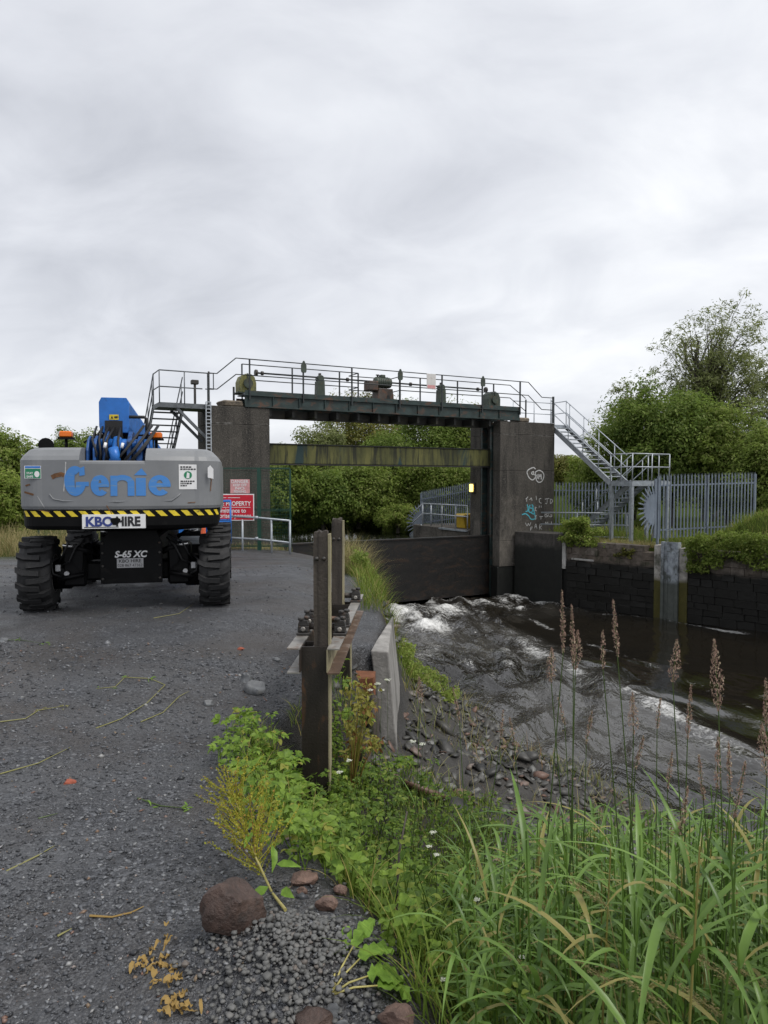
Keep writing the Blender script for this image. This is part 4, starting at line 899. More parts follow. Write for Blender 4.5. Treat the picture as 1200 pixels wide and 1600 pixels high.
b.add([flat(cx_ + .05 * cos(a) * (1 + .3 * sin(3 * a)), cz_ + .055 * sin(a) * (1 + .25 * cos(2 * a)), .028) for a in np.linspace(0, 2 * pi, 15)[:-1]], [tuple(range(14))]); b.build('scorch_mark', MT['blk'], plate)
# stickers
st_ = MB(); skin_box(st_, lpx(42), lpx(66), lz(748), lz(728), .004); s1 = st_.build('sticker', MT['white'], bl_)
b = MB(); skin_box(b, lpx(43), lpx(65.3), lz(747.3), lz(732.5), .006); b.build('green_panel', MT['green_ink'], s1); b = MB(); skin_box(b, lpx(43), lpx(65.3), lz(731.5), lz(728.6), .006); b.build('blue_strip', MT['lift_blue'], s1)
b = MB(); put_text(b, 'STAY', .034, lambda x, y: skin(lpx(45) + x, lz(741) + y, .008), bold=.0008, width=.07); put_text(b, 'SAFE', .034, lambda x, y: skin(lpx(45) + x, lz(746.3) + y, .008), bold=.0008, width=.07)
b.add([skin(lpx(60) + .028 * cos(a), lz(741) + .036 * sin(a), .008) for a in np.linspace(0, 2 * pi, 11)[:-1]], [tuple(range(10))]); b.build('lettering', MT['white'], s1)
st_ = MB(); skin_box(st_, lpx(273), lpx(300.5), lz(765), lz(725), .004); s2 = st_.build('sticker', MT['white'], bl_)
b = MB(); b.add([skin(lpx(287) + .046 * cos(a), lz(742) + .046 * sin(a), .007) for a in np.linspace(0, 2 * pi, 21)[:-1]], [tuple(range(20))]); b.build('green_disc', MT['green_ink'], s2)
b = MB(); b.add([skin(lpx(284.5), lz(747), .009), skin(lpx(289), lz(747), .009), skin(lpx(289.5), lz(739), .009), skin(lpx(285.5), lz(737.5), .009)], [(0, 1, 2, 3)]); b.build('white_mark', MT['white'], s2)
b = MB(); rr = random.Random(5)
for (z, n) in ((729, 4), (732.5, 6), (752, 6), (755.5, 5), (759, 3)):
    q = 275.5
    for k in range(n):
        w = rr.uniform(1.6, 4); skin_box(b, lpx(q), lpx(min(q + w, 299)), lz(z + 1.1), lz(z - 1.1), .007, 1); q += w + 1
b.build('small_print', MT['black_ink'], s2)
st_ = MB(); st_.add([skin(lpx(318), lz(746), .005), skin(lpx(327), lz(748), .005), skin(lpx(327), lz(732), .005), skin(lpx(322), lz(726), .005), skin(lpx(318), lz(730), .005)], [(0, 1, 2, 3, 4)]); st_.build('torn_sticker', MT['white'], bl_)
b = MB(); b.tube([skin(lpx(q), lz(z_), .002) for q, z_ in ((78, 772), (84, 780), (100, 783), (180, 784), (262, 783), (270, 777), (275, 772))], .008, 6); b.build('moulded_ridge', MT['cw'], bl_)
MT['scrape'] = plain('rusty scrape', (.16, .075, .03), .8, 0, .5, 25, .2, 60)
MT['scratch'] = plain('pale scratch', (.5, .5, .5), .6, 0, .3, 25, 0)
for pts, w, mt in (([(82, 746), (88, 743), (97, 741), (101, 743)], .05, 'scrape'), ([(36, 769), (46, 771), (54, 773)], .022, 'scrape'), ([(39, 759), (48, 757)], .018, 'scrape'), ([(104, 722), (103, 740), (100, 768)], .012, 'scratch'), ([(60, 775), (66, 786), (70, 793)], .006, 'scratch'), ([(62, 797), (78, 800)], .008, 'scrape'), ([(164, 790), (168, 797), (172, 803)], .01, 'scrape'), ([(286, 787), (298, 786)], .01, 'scrape'), ([(322, 735), (325, 750), (323, 768)], .012, 'scrape')):
    b = MB(); stroke(b, [(lpx(a), lz(c_)) for a, c_ in pts], w, lambda x, z: skin(x, z, .0035) if abs(x) < .85 else band_pt(x, z, .032)); b.build('scrape_mark', MT[mt], bl_)
# boom
def sect(y0, y1, w, h, sl, cx, zc0, ch=.06):
    b = MB(); q = [(-w / 2 + ch * .3, -h / 2), (w / 2 - ch * .3, -h / 2), (w / 2, -h / 2 + ch * 1.4), (w / 2, h / 2 - ch), (w / 2 - ch * .5, h / 2), (-w / 2 + ch * .5, h / 2), (-w / 2, h / 2 - ch), (-w / 2, -h / 2 + ch * 1.4)]
    vs = [(cx + a, y, zc0 + sl * (y + 1.28) + z) for y in (y0, y1) for a, z in q]; n = 8
    b.add(vs, [tuple(range(n)), tuple(range(2 * n - 1, n - 1, -1))] + [(i, i + n, (i + 1) % n + n, (i + 1) % n) for i in range(n)]); b.fix = True; return b
BX = -.155; sl = -.105
sect(-1.28, 4.4, .36, .44, sl, BX, 2.43).build('boom', MT['lift_blue'], bl_, .006)
sect(4.4, 6.7, .28, .33, sl, BX, 2.43).build('boom_extension', MT['lift_blue'], bl_)
b = MB(); b.box(BX - .11, BX + .10, -1.286, -1.1, 2.14, 2.36); b.build('boom_opening_shade', MT['hose'], bl_)  # dark box standing in for the shaded hollow of the boom end
b = MB(); b.box(BX - .055, BX + .055, -1.292, -1.288, 2.372, 2.435); s3 = b.build('warning_label', MT['hazard_y'], bl_)
b = MB(); b.add([(BX - .04, -1.295, 2.385), (BX - .005, -1.295, 2.385), (BX - .0225, -1.295, 2.42)], [(0, 1, 2)]); b.box(BX + .005, BX + .045, -1.2952, -1.294, 2.39, 2.415); b.build('pictogram', MT['black_ink'], s3)
MB().box(-.42, .30, -1.15, -1.05, 1.7, 2.2).build('pivot_dark_backing', MT['blk'], bl_)  # black box added to put the notch's shade behind the pivot
MT['deep_blue'] = plain('shaded blue paint', (.012, .075, .26), .5, .05, .35, 8, .05, 50, (.006, .01, .02), 7, .4)  # darker copy of the machine blue, shading the notch by colour
# pivot brackets, cylinders and hoses in the notch
for xx, w in ((-.405, .014), (-.325, .018), (.19, .035), (.285, .012)):
    b = MB(); b.prism([(-1.70, 1.72), (-1.38, 1.72), (-1.36, 2.1), (-1.46, 2.16), (-1.6, 2.1), (-1.68, 1.97)], xx - w, xx + w, 'x'); b.build('pivot_plate', MT['deep_blue'], bl_, .008)
for xx in (-.22, .06): MB().prism([(-1.62, 1.78), (-1.2, 1.78), (-1.15, 2.2), (-1.4, 2.22), (-1.6, 2.08)], xx - .025, xx + .025, 'x').build('pivot_lug', MT['deep_blue'], bl_, .006)
MB().tube([(-.42, -1.42, 2.05), (.32, -1.42, 2.05)], .075, 14).build('pivot_pin', MT['lift_blue'], bl_)
MB().tube([(-.10, -1.66, 1.86), (-.09, -1.45, 2.12)], .055, 12).build('lift_cylinder', MT['lift_blue'], bl_); MB().tube([(-.12, -1.62, 1.84), (-.12, -1.68, 1.84), (-.06, -1.68, 1.84)], .05, 10).build('clevis', MT['lift_blue'], bl_)
MB().tube([(-.105, -1.7, 2.0), (-.08, -1.72, 1.9), (-.075, -1.71, 1.82)], .06, 10).build('clevis', MT['lift_blue'], bl_)
rr = random.Random(9)
for k in range(9):
    x0 = -.05 + .03 * k; b = MB(); x1 = .02 + .025 * k + rr.uniform(-.04, .04)
    b.tube([(x1 + .18, -1.3 + rr.uniform(-.1, .1), 2.30), (x1 + .12, -1.62, 2.14), (x1 + .02, -1.72, 1.98), (x1 - .08, -1.74, 1.86), (x1 - .1, -1.6, 1.78)], .010, 6); b.build('hose', MT['hose'], bl_)
for k in range(5):
    x1 = -.36 + .07 * k; MB().tube([(x1, -1.3, 2.28), (x1 + rr.uniform(-.05, .05), -1.6, 2.1), (x1 + rr.uniform(-.08, .08), -1.7, 1.93), (x1, -1.6, 1.8)], .014, 6).build('hose', MT['hose'], bl_)
MB().tube([(-.5, -1.35, 2.08), (-.42, -1.4, 2.13), (-.36, -1.35, 2.15), (-.3, -1.3, 2.26)], .012, 6).build('cable', MT['hose'], bl_)
MB().tube([(.04, -1.4, 2.40), (.22, -1.4, 2.40), (.25, -1.4, 2.38), (.25, -1.4, 1.95)], .02, 8).build('guard_handle', MT['hose'], bl_)
for xx, yy in ((-.19, -1.7), (.0, -1.66)): MB().tube([(xx, yy, 2.06), (xx - .01, yy - .02, 2.0)], .018, 8).build('hose_fitting', MT['white'], bl_)
for xx in (-.70, .36):
    t = MB(); t.bbox(xx - .07, xx + .07, -1.44, -1.32, 2.14, 2.212, .012); bo = t.build('beacon', MT['amber'], bl_); MB().box(xx - .085, xx + .085, -1.45, -1.31, 2.115, 2.138).build('base', MT['blk'], bo); MB().tube([(xx, -1.38, 1.98), (xx, -1.38, 2.116)], .018, 8).build('stalk', MT['blk'], bo)
MB().lathe([(.09, 0), (.085, .05), (.05, .13), (.0, .16)], 14, 'y', (-.93, -1.4, 2.04)).build('exhaust_cowl', MT['blk'], bl_)
# turntable and covers
MB().lathe([(.80, .93), (.80, 1.03), (.70, 1.05)], 28, 'z', (0, 0, 0)).build('slew_ring', MT['blk'], bl_)
MB().bbox(-.6, .6, -1.5, 1.35, 1.05, 1.25, .03).build('turntable', MT['blk'], bl_)
for sx in (-1, 1): MB().bbox(min(sx * .5, sx * 1.13), max(sx * .5, sx * 1.13), -.74, 1.4, 1.12, 1.92, .08).build('side_cover', MT['cw'], bl_)
# chassis
MB().bbox(-.30, .40, -1.52, 1.52, .36, .94, .03).build('chassis_box', MT['blk'], bl_)
b = MB(); b.prism([(-.30, .34), (.43, .34), (.43, .84), (.36, 1.0), (-.20, 1.0), (-.30, .84)], -1.56, -1.525, 'y'); b.build('end_plate', MT['blk'], bl_, .01)
b = MB(); put_text(b, 'S-65 XC', .11, lambda x, y: Vector((-.13 + x, -1.563, .665 + y)), bold=.004, shear=.2, width=.385); b.build('lettering', MT['white'], bl_)
MT['silver'] = plain('silver plate', (.45, .45, .46), .5, .3, .15, 8, .02)
t = MB(); t.box(-.105, .205, -1.568, -1.561, .535, .65); np_ = t.build('hire_plate', MT['silver'], bl_)
b = MB(); put_text(b, 'KBO HIRE', .055, lambda x, y: Vector((-.08 + x, -1.5705, .60 + y)), bold=.001, width=.26); put_text(b, '028 867 47362', .05, lambda x, y: Vector((-.095 + x, -1.5705, .548 + y)), width=.29); b.build('lettering', MT['black_ink'], np_)
for yy in (-1.25, 1.25):
    MB().bbox(-.86, .86, yy - .13, yy + .13, .36, .60, .03).build('axle', MT['blk'], bl_)
    for sx in (-1, 1):
        MB().bbox(sx * .62 - .14, sx * .62 + .14, yy - .2, yy + .2, .30, .82, .03).build('axle_housing', MT['blk'], bl_)
        MB().lathe([(.17, -.13), (.20, -.1), (.20, .1), (.17, .13)], 16, 'x', (sx * .80, yy, .45)).build('drive_hub', MT['blk'], bl_)
        MB().tube([(sx * .42, yy - .2, .72), (sx * .60, yy - .24, .80)], .04, 10).build('axle_cylinder', MT['blk'], bl_); MB().tube([(sx * .60, yy - .24, .80), (sx * .74, yy - .25, .82)], .022, 8).build('cylinder_rod', MT['chrome'], bl_)
        MB().tube([(sx * .78, yy - .18, .68), (sx * .86, yy - .3, .62), (sx * .84, yy - .32, .48), (sx * .74, yy - .24, .42)], .014, 6).build('hose', MT['hose'], bl_)
        MB().tube([(sx * .50, yy - .23, .46), (sx * .80, yy - .26, .40)], .03, 8).build('tie_rod', MT['blk'], bl_)
for xx in (-.27, .40):
    for zz in (.40, .56, .72, .84): MB().lathe([(.016, 0), (.016, -.012), (.008, -.016)], 6, 'y', (xx, -1.561, zz)).build('bolt', MT['iron'], bl_)
for sx in (-1, 1):
    MB().prism([(sx * .50, .86), (sx * .62, .82), (sx * .62, .60), (sx * .52, .50)], -1.50, -1.47, 'y').build('gusset', MT['blk'], bl_)
    MB().tube([(sx * .48, -1.5, .90), (sx * .58, -1.54, .80), (sx * .66, -1.52, .62), (sx * .78, -1.46, .56)], .012, 6).build('hose', MT['hose'], bl_)
    MB().tube([(sx * .50, -1.5, .94), (sx * .66, -1.55, .86), (sx * .74, -1.50, .70), (sx * .80, -1.44, .60)], .010, 6).build('hose', MT['hose'], bl_)
    MB().lathe([(.03, 0), (.03, -.04)], 8, 'y', (sx * .70, -1.46, .47)).build('fitting', MT['silver'], bl_); MB().bbox(sx * .8 - .03, sx * .8 + .03, -1.5, -1.46, .50, .58, .006).build('bracket', MT['silver'], bl_)
MB().bbox(.5, .98, -.3, .5, .70, .76, .01).build('step_plate', MT['galv'], bl_)
# wheels: one built with its parts, copied three times
tyre = MB(); tyre.lathe([(.20, -.17), (.30, -.185), (.38, -.185), (.412, -.165), (.424, -.12), (.426, 0), (.424, .12), (.412, .165), (.38, .185), (.30, .185), (.20, .17)], 40, 'x')
tyre_me = tyre.mesh('wheel'); tyre_me.materials.append(MT['tyre'])
rim = MB(); rim.lathe([(.0, .10), (.09, .11), (.10, .14), (.17, .14), (.19, .10), (.215, .16), (.235, .178), (.235, .165)], 28, 'x'); rim.lathe([(.235, -.165), (.235, -.178), (.215, -.16), (.19, -.10), (.0, -.08)], 28, 'x')
rim_me = rim.mesh('rim'); rim_me.materials.append(MT['rim'])
nut = MB()
for k in range(9): a = 2 * pi * k / 9; nut.lathe([(.014, .14), (.014, .165), (0, .168)], 6, 'x', (0, .14 * cos(a), .14 * sin(a)))
nut_me = nut.mesh('wheel_nuts'); nut_me.materials.append(MT['iron'])
def lug(sgn):
    b = MB(); R0, R1 = .415, .468; path = [(-.19, .12), (-.11, .03), (.07, .0)]; w = .088
    def P(x, a, r): return (sgn * x, r * sin(a), r * cos(a) - (0 if abs(x) < .14 else .008))
    vs = []
    for x, a in path:
        for da, r in ((-w, R0), (w, R0), (w * .72, R1), (-w * .72, R1)): vs.append(P(x, a + da, r))
    fs = [(0, 1, 2, 3), (11, 10, 9, 8)] + [(i * 4 + k, (i + 1) * 4 + k, (i + 1) * 4 + (k + 1) % 4, i * 4 + (k + 1) % 4) for i in range(2) for k in range(4)]
    b.add(vs, fs); b.fix = True; me = b.mesh('tread_lug'); me.materials.append(MT['tyre']); return me
lugs = (lug(1), lug(-1)); NL = 15
for (sx, yy) in ((-1, -1.25), (1, -1.25), (-1, 1.25), (1, 1.25)):
    w = link('wheel', tyre_me, None, bl_); w.location = (sx * 1.06, yy, .455); w.rotation_euler = (.1 * sx + yy, 0, 0)
    if sx < 0: w.rotation_euler = (.2 + yy, 0, radians(3))
    o = link('rim', rim_me, None, w); o.rotation_euler = (0, 0, 0 if sx > 0 else pi); o = link('wheel_nuts', nut_me, None, w); o.rotation_euler = (0, 0, 0 if sx > 0 else pi)
    for k in range(2 * NL): o = link('tread_lug', lugs[k % 2], None, w); o.rotation_euler = (pi * k / NL, 0, 0)
# work platform out in front at the end of the boom
pf = MB().bbox(-1.2, 1.2, 7.3, 8.1, .02, .09, .01).build('platform_floor', MT['blk'], bl_)
cn = [(-1.2, 7.3), (1.2, 7.3), (1.2, 8.1), (-1.2, 8.1)]
for h in (1.1, .6, .12): MB().tube([(*p, h) for p in cn + cn[:1]], .022, 8).build('platform_rail', MT['lift_blue'], bl_)
for p in cn + [(0, 7.3), (.62, 7.3), (-.6, 7.3), (0, 8.1)]: MB().tube([(*p, .05), (*p, 1.1)], .022, 8).build('platform_post', MT['lift_blue'], bl_)
b = MB()
for i in range(16): b.bar((.15 + i * .03, 7.32, .12), (.15 + i * .03, 7.32, .6), .004, .004)
for i in range(14): b.bar((.15, 7.32, .14 + i * .034), (.62, 7.32, .14 + i * .034), .004, .004)
b.build('platform_mesh', MT['blk'], bl_)['kind'] = 'stuff'
MB().bbox(BX - .13, BX + .13, 6.55, 7.0, .75, 1.72, .05).build('boom_head', MT['lift_blue'], bl_); MB().bbox(-.3, .3, 6.95, 7.28, .2, .85, .03).build('platform_mount', MT['lift_blue'], bl_); MB().bbox(-.35, .35, 8.0, 8.15, .7, 1.2, .03).build('control_box', MT['blk'], bl_)
MT['orange'] = plain('orange plastic', (.75, .12, .03), .5, 0, .1, 5, .02)
cb = MB(); cb.lathe([(.16, .0), (.16, .03), (.13, .03), (.04, .42), (.0, .43)], 16, 'z', (.55, 7.6, .095)); solo(cb, 'traffic_cone', MT['orange'], 'orange cone standing in the blue work platform behind the wheel', 'cone', 'M', (.55, 7.6, .095))
MB().bbox(.7, 1.1, 6.9, 7.2, .1, .35, .02).build('tool_tray', MT['lift_blue'], bl_)
# ------------------------------------------------------------------ old sluice frame at the bank edge
FR['P'] = (-.506, 5.15, radians(-2.4))
fr_ = thing('stoplog_stand', 'rusted steel frame with two upright posts at the bank edge', 'frame', 'P', (0, 0, -.8))
MT['post_timber'] = plain('weathered dark board', (.045, .036, .028), .75, 0, .5, 8, .6, 40, (.11, .095, .075), 5, .3, stretch=(2, 2, .25))
MT['pale_strip'] = plain('pale timber edge', (.30, .265, .165), .7, 0, .3, 8, .3, 60, (.13, .11, .07), 7, .4, stretch=(2, 2, .3))
def rough_post(x0, x1, y0, y1, z0, z1, seed, nz=44, k=5):
    """a weathered timber: rings of uneven points, split and worn at the top"""
    r = np.random.default_rng(seed); ring = [(x0 + (x1 - x0) * i / k, y0) for i in range(k)] + [(x1, y0 + (y1 - y0) * i / k) for i in range(k)] + [(x1 - (x1 - x0) * i / k, y1) for i in range(k)] + [(x0, y1 - (y1 - y0) * i / k) for i in range(k)]
    n = len(ring); g = r.normal(size=n) * .0022; vs = []; cx, cy = (x0 + x1) / 2, (y0 + y1) / 2; tops = np.abs(r.normal(size=n)) * .012 + .012 * (np.arange(n) % 3 == 0)
    for j in range(nz + 1):
        f = j / nz; sh = 1 - .10 * max(0, (f - .97) / .03) ** 2
        for i, (x, y) in enumerate(ring):
            e = .88 if i % k == 0 else 1.0; w = (1 + g[i] * 12 + .012 * float(vnoise(i * .9, j * .35, seed))) * sh * (.97 + .03 * e)
            vs.append((cx + (x - cx) * w, cy + (y - cy) * w, z0 + (z1 - z0) * f - (tops[i] if j == nz else tops[i] * .5 if j == nz - 1 else 0)))
    fs = [(j * n + i, j * n + (i + 1) % n, (j + 1) * n + (i + 1) % n, (j + 1) * n + i) for j in range(nz) for i in range(n)]; c = len(vs); vs.append((cx, cy, z1 - .012)); fs += [(nz * n + i, nz * n + (i + 1) % n, c) for i in range(n)]
    return MB().add(vs, fs)
for y0, nm in ((0, 'near'), (1.78, 'far')):
    b = MB(); b.box(-.098, .095, y0, y0 + .014, -.85, .389); b.box(-.02, -.005, y0 + .014, y0 + .19, -.85, .385); b.box(-.098, .095, y0 + .19, y0 + .204, -.85, .385); b.build('column', MT['rust_steel'], fr_)
    b = MB(); b.box(.096, .106, y0 + .004, y0 + .1, -.85, .30); b.build('column_edge_strip', MT['pale_strip'], fr_)
    xo = .02 if y0 == 0 else -.055; zt_ = 1.24
    rough_post(-.035 + xo, .067 + xo, y0 + .07, y0 + .17, -.6, zt_, int(y0 * 10) + 3).build('upright', MT['post_timber'], fr_)
    b = MB(); b.box(.087 + xo - .018, .102 + xo - .018, y0 + .075, y0 + .165, -.55, zt_ - .03); b.build('upright_edge', MT['pale_strip'], fr_)
    for dx in (-.008, .045): MB().lathe([(.017, 0), (.015, -.008), (.008, -.014), (0, -.016)], 12, 'y', (dx + xo - .005, y0 + .068, 1.03)).build('bolt', MT['iron'], fr_)
for sx, x0, x1, nm in ((-1, -.196, -.102, 'l'), (1, .097, .186, 'r')):
    web = x1 if sx < 0 else x0
    b = MB(); b.box(x0, x1, -.06, 2.42, .381, .391); b.build('channel_flange', MT['plate_steel'], fr_); b = MB(); b.box(x0, x1, -.06 - (.01 if sx > 0 else 0), 2.42, .205, .215); b.build('channel_flange', MT['rust_steel' if sx > 0 else 'plate_steel'], fr_)
    b = MB(); b.box(web - .005, web + .005, -.06, 2.42, .216, .380); b.build('channel_web', MT['pale_strip' if sx > 0 else 'rust_steel'], fr_)
MT['plate_rust'] = plain('flaking rusted flange', (.13, .085, .06), .55, .2, .4, 9, .3, 60, (.30, .27, .24), 9, .35)
for o in fr_.children:
    if o.name.startswith('channel_flange') and o.data.materials[0] == MT['rust_steel']: o.data.materials[0] = MT['plate_rust']
for y0 in (.42, .74, 1.95):
    for xc in (-.145, .142):
        b = MB(); b.bbox(xc - .052, xc + .052, y0 - .06, y0 + .06, .392, .412, .004); blk = b.build('bearing_block', MT['iron'], fr_)
        b = MB(); b.bbox(xc - .045, xc + .045, y0 - .042, y0 + .042, .413, .468, .008); b.prism([(xc - .045, .468), (xc + .045, .468), (xc + .03, .505), (xc - .03, .505)], y0 - .04, y0 + .04, 'y'); b.build('cap', MT['iron'], blk)
        for dy in (-.05, .05):
            b = MB(); b.lathe([(.011, .412), (.011, .52)], 8, 'z', (xc + (.02 if dy > 0 else -.02), y0 + dy * .55, 0)); b.lathe([(.022, .507), (.024, .51), (.024, .525), (.018, .53)], 6, 'z', (xc + (.02 if dy > 0 else -.02), y0 + dy * .55, 0)); b.build('nut', MT['iron'], blk)
        b = MB(); b.lathe([(.02, 0), (.02, -.008), (.012, -.012)], 8, 'y', (xc, y0 - .043, .44)); b.build('plug', MT['plate_steel'], blk)
    MB().tube([(-.13, y0, .455), (.13, y0, .455)], .027 if y0 != .74 else .02, 12).build('cross_pin', MT['rust_steel'], fr_)
MT['conc_mid'] = plain('weathered grey concrete', (.26, .25, .235), .85, 0, .3, 6, .7, 30, (.12, .115, .105), 3, .45, stretch=(1, 1, .4))
# leaning concrete slab beyond the frame
b = MB()
near = [(-.15, 7.95, -.31), (.05, 7.95, -.325), (.17, 7.98, -1.7), (.0, 7.98, -1.7)]; farr = [(-.09, 8.3, -.27), (.12, 9.6, -.22), (.27, 9.6, -1.7), (.05, 8.6, -1.7)]
b.add(near + farr, [(0, 1, 2, 3), (4, 7, 6, 5), (0, 4, 5, 1), (1, 5, 6, 2), (0, 3, 7, 4), (3, 2, 6, 7)]); b.fix = True
o = solo(b, 'concrete_slab', MT['conc_mid'], 'pale weathered concrete slab leaning at the bank edge behind the frame', 'slab', 'W', (0, 8.2, -1.5), bev=.015)
MT['rust_brick'] = plain('rust stained block', (.17, .065, .03), .8, 0, .4, 9, .5, 40, (.06, .04, .03), 6, .4)
b = MB(); b.bbox(-.33, -.10, 7.6, 7.85, -.78, -.52, .012)
for v in b.v: v += Vector((rnd.uniform(-.01, .01), 0, rnd.uniform(-.015, .015)))
solo(b, 'rusty_block', MT['rust_brick'], 'rust orange block beside the leaning concrete slab', 'block', 'W', (-.2, 7.7, -.78))
MT['rotten'] = plain('rotten timber', (.06, .05, .042), .85, 0, .5, 9, .8, 30, (.14, .125, .11), 6, .4, stretch=(2, 2, .2))
for k, (px, py, D, h, lb) in enumerate(((583, 1085, 7.0, .75, 'taller rotten timber stump below the leaning slab'), (566, 1150, 6.3, .5, 'shorter rotten timber stump among the weeds under the frame'))):
    p = at(px, py, D); b = MB(); b.tube([(p.x, p.y, p.z - h - .3), (p.x - .01, p.y, p.z - h * .4), (p.x + .02, p.y, p.z)], [.085, .08, .06], 9)
    for v in b.v: v += Vector((rnd.uniform(-.012, .012), rnd.uniform(-.012, .012), rnd.uniform(-.05, .05)))
    solo(b, 'timber_stump', MT['rotten'], lb, 'stump', 'W', (p.x, p.y, p.z - h))

# ------------------------------------------------------------------ stones and gravel
def hit(px, py):
    """where the line of sight meets the ground"""
    lo = .8
    for D in np.arange(.8, 40, .02):
        p = at(px, py, D)
        if p.z <= float(ground_z(p.x, p.y)): return p
    return at(px, py, 20)
def ico(sub):
    import bmesh
    bm = bmesh.new(); bmesh.ops.create_icosphere(bm, subdivisions=sub, radius=1); bm.verts.ensure_lookup_table()
    V = np.array([v.co[:] for v in bm.verts]); Fc = np.array([[v.index for v in f.verts] for f in bm.faces]); bm.free(); return V, Fc
IC = {k: ico(k) for k in (1, 2, 3)}
def rock_vf(size, seed, sub=3, rough=.55, facet=.75):
    V, Fc = IC[sub]; r = np.random.default_rng(seed); V = V.copy()
    for _ in range(9):  # plane cuts give broken faces
        n = r.normal(size=3); n /= np.linalg.norm(n); d = r.uniform(.55, .9); k = V @ n - d; V = V - np.outer(np.maximum(k, 0) * facet * 1.6, n)
    o = r.uniform(0, 50); V *= (1 + rough * (vnoise(V[:, 0] * 2.5 + o, V[:, 1] * 2.5 + V[:, 2] * 1.7, seed) * .5 + vnoise(V[:, 0] * 7 + o, V[:, 2] * 7 + V[:, 1] * 5, seed + 3) * .22))[:, None]
    return V * np.array(size), Fc
def rock(px, py, w, h, mat, label, seed, name='stone', sink=.25, rot=0, flat=.8):
    p = hit(px, py); sc = p.y / F; V, Fc = rock_vf((w * sc / 2 * 1.08, w * sc / 2 * flat, h * sc / 2 * 1.15), seed); me = fast_mesh(name, V, Fc, True); me.set_sharp_from_angle(angle=radians(32)) if hasattr(me, 'set_sharp_from_angle') else None
    o = link(name, me, mat); o.location = (p.x, p.y, p.z + h * sc * (.5 - sink)); o.rotation_euler = (0, 0, rot); return tag(o, label, 'stone')
rock(366, 1452, 98, 92, MT['red_stone'], 'large brown boulder under the yellow dock plant', 3, 'boulder', .12, .4)
rock(511, 1424, 38, 30, MT['pink_stone'], 'reddish rock between the boulder and the leafy weeds', 5)
rock(475, 1378, 42, 26, MT['pink_stone'], 'flat reddish rock nestled under the weeds', 6)
rock(472, 1398, 17, 15, MT['pink_stone'], 'tiny reddish stone under the flat rock', 7)
rock(531, 1397, 23, 19, MT['pink_stone'], 'small reddish stone touching the weeds', 8)
rock(492, 1606, 64, 36, MT['red_stone'], 'brown rock at the foot of the pebble heap', 9)
rock(620, 1606, 60, 44, MT['pink_stone'], 'brown rock under the broad dock leaves', 10)
rock(519, 1590, 28, 34, MT['stone'], 'blue grey slate piece beside the brown rock', 11, flat=.4)
rock(535, 1610, 22, 22, MT['stone'], 'small slate sliver below the blue grey slate', 12, flat=.4)
rock(375, 1572, 16, 22, MT['stone'], 'upright slate shard in the pebble heap', 13, flat=.4)
rock(401, 1083, 36, 26, MT['stone'], 'pale grey rock at the gravel edge near the frame', 14)
rock(385, 1066, 22, 18, MT['stone'], 'smaller pale rock beside the pale grey rock', 15)
rock(325, 1103, 17, 13, MT['stone'], 'lone dark stone on the gravel near the pale rocks', 16)
rock(433, 1033, 15, 8, MT['stone'], 'small flat stone on the gravel beside the frame', 17)
rock(6, 1003, 16, 10, MT['stone'], 'pale stone with green stalks at the yard edge', 18)
MT['brick_red'] = plain('red brick crumb', (.30, .08, .045), .8, 0, .3, 20, .4, 60)
rock(108, 1224, 22, 8, MT['brick_red'], 'red brick fragment lying in the gravel', 19)
rock(376, 1016, 11, 6, MT['brick_red'], 'distant red brick crumb near the frame', 20)
# gravel chips: crushed slate lying on the yard
def scatter_chips(n, seed, dmin, dmax, smin, smax):
    r = np.random.default_rng(seed); D = dmin * (dmax / dmin) ** r.random(n); X = (r.random(n) * 1.5 - .9) * D
    e = np.interp(D, EY, EX); k = X < e + .06 * r.normal(size=n) + .05; D, X = D[k], X[k]; n = len(D)
    Z = ground_z(X, D); s = (smin + (smax - smin) * r.random(n) ** 3.0) * (.7 + .3 * D / dmin)
    O = np.array([(1, 0, 0), (.2, 1, 0), (-1, .15, 0), (-.1, -1, 0), (.1, .1, 1), (0, 0, -1)], float)
    Q = np.repeat(O[None], n, 0) * (1 + .35 * r.normal(size=(n, 6, 3))); Q *= (s[:, None] * np.stack([1 + 0 * s, .5 + .5 * r.random(n), .25 + .4 * r.random(n)], 1))[:, None, :]
    a = r.random(n) * 2 * pi; c_, s_ = np.cos(a), np.sin(a); tl = r.normal(size=n) * .35
    x, y, z = Q[..., 0] * c_[:, None] - Q[..., 1] * s_[:, None], Q[..., 0] * s_[:, None] + Q[..., 1] * c_[:, None], Q[..., 2]
    z = z + x * tl[:, None]; V = np.stack([x + X[:, None], y + D[:, None], z + (Z + s * .12)[:, None]], -1).reshape(-1, 3)
    T = np.array([(0, 1, 4), (1, 2, 4), (2, 3, 4), (3, 0, 4), (1, 0, 5), (2, 1, 5), (3, 2, 5), (0, 3, 5)]); return V, (np.arange(n)[:, None, None] * 6 + T[None]).reshape(-1, 3)
parts = [scatter_chips(52000, 1, 1.75, 7, .003, .0125), scatter_chips(420, 2, 1.75, 7, .01, .022), scatter_chips(9000, 3, 6, 16, .006, .02)]
off = 0; Vs, Fs = [], []
for V, Fc in parts: Vs.append(V); Fs.append(Fc + off); off += len(V)
m = N('slate chips'); r_ = m.island(); c = m.ramp(r_, ((0, (.022, .023, .026)), (.4, (.06, .063, .07)), (.75, (.10, .105, .115)), (.93, (.19, .196, .205)), (.965, (.28, .28, .275)), (.98, (.16, .085, .06)), (1, (.18, .14, .09))))
m.set(color=c, rough=.42, spec=.5); MT['chips'] = m.m
tag(link('gravel_chips', fast_mesh('gravel_chips', np.concatenate(Vs), np.concatenate(Fs)), m.m), 'loose dark slate chips strewn over the yard', None, None, 'stuff')
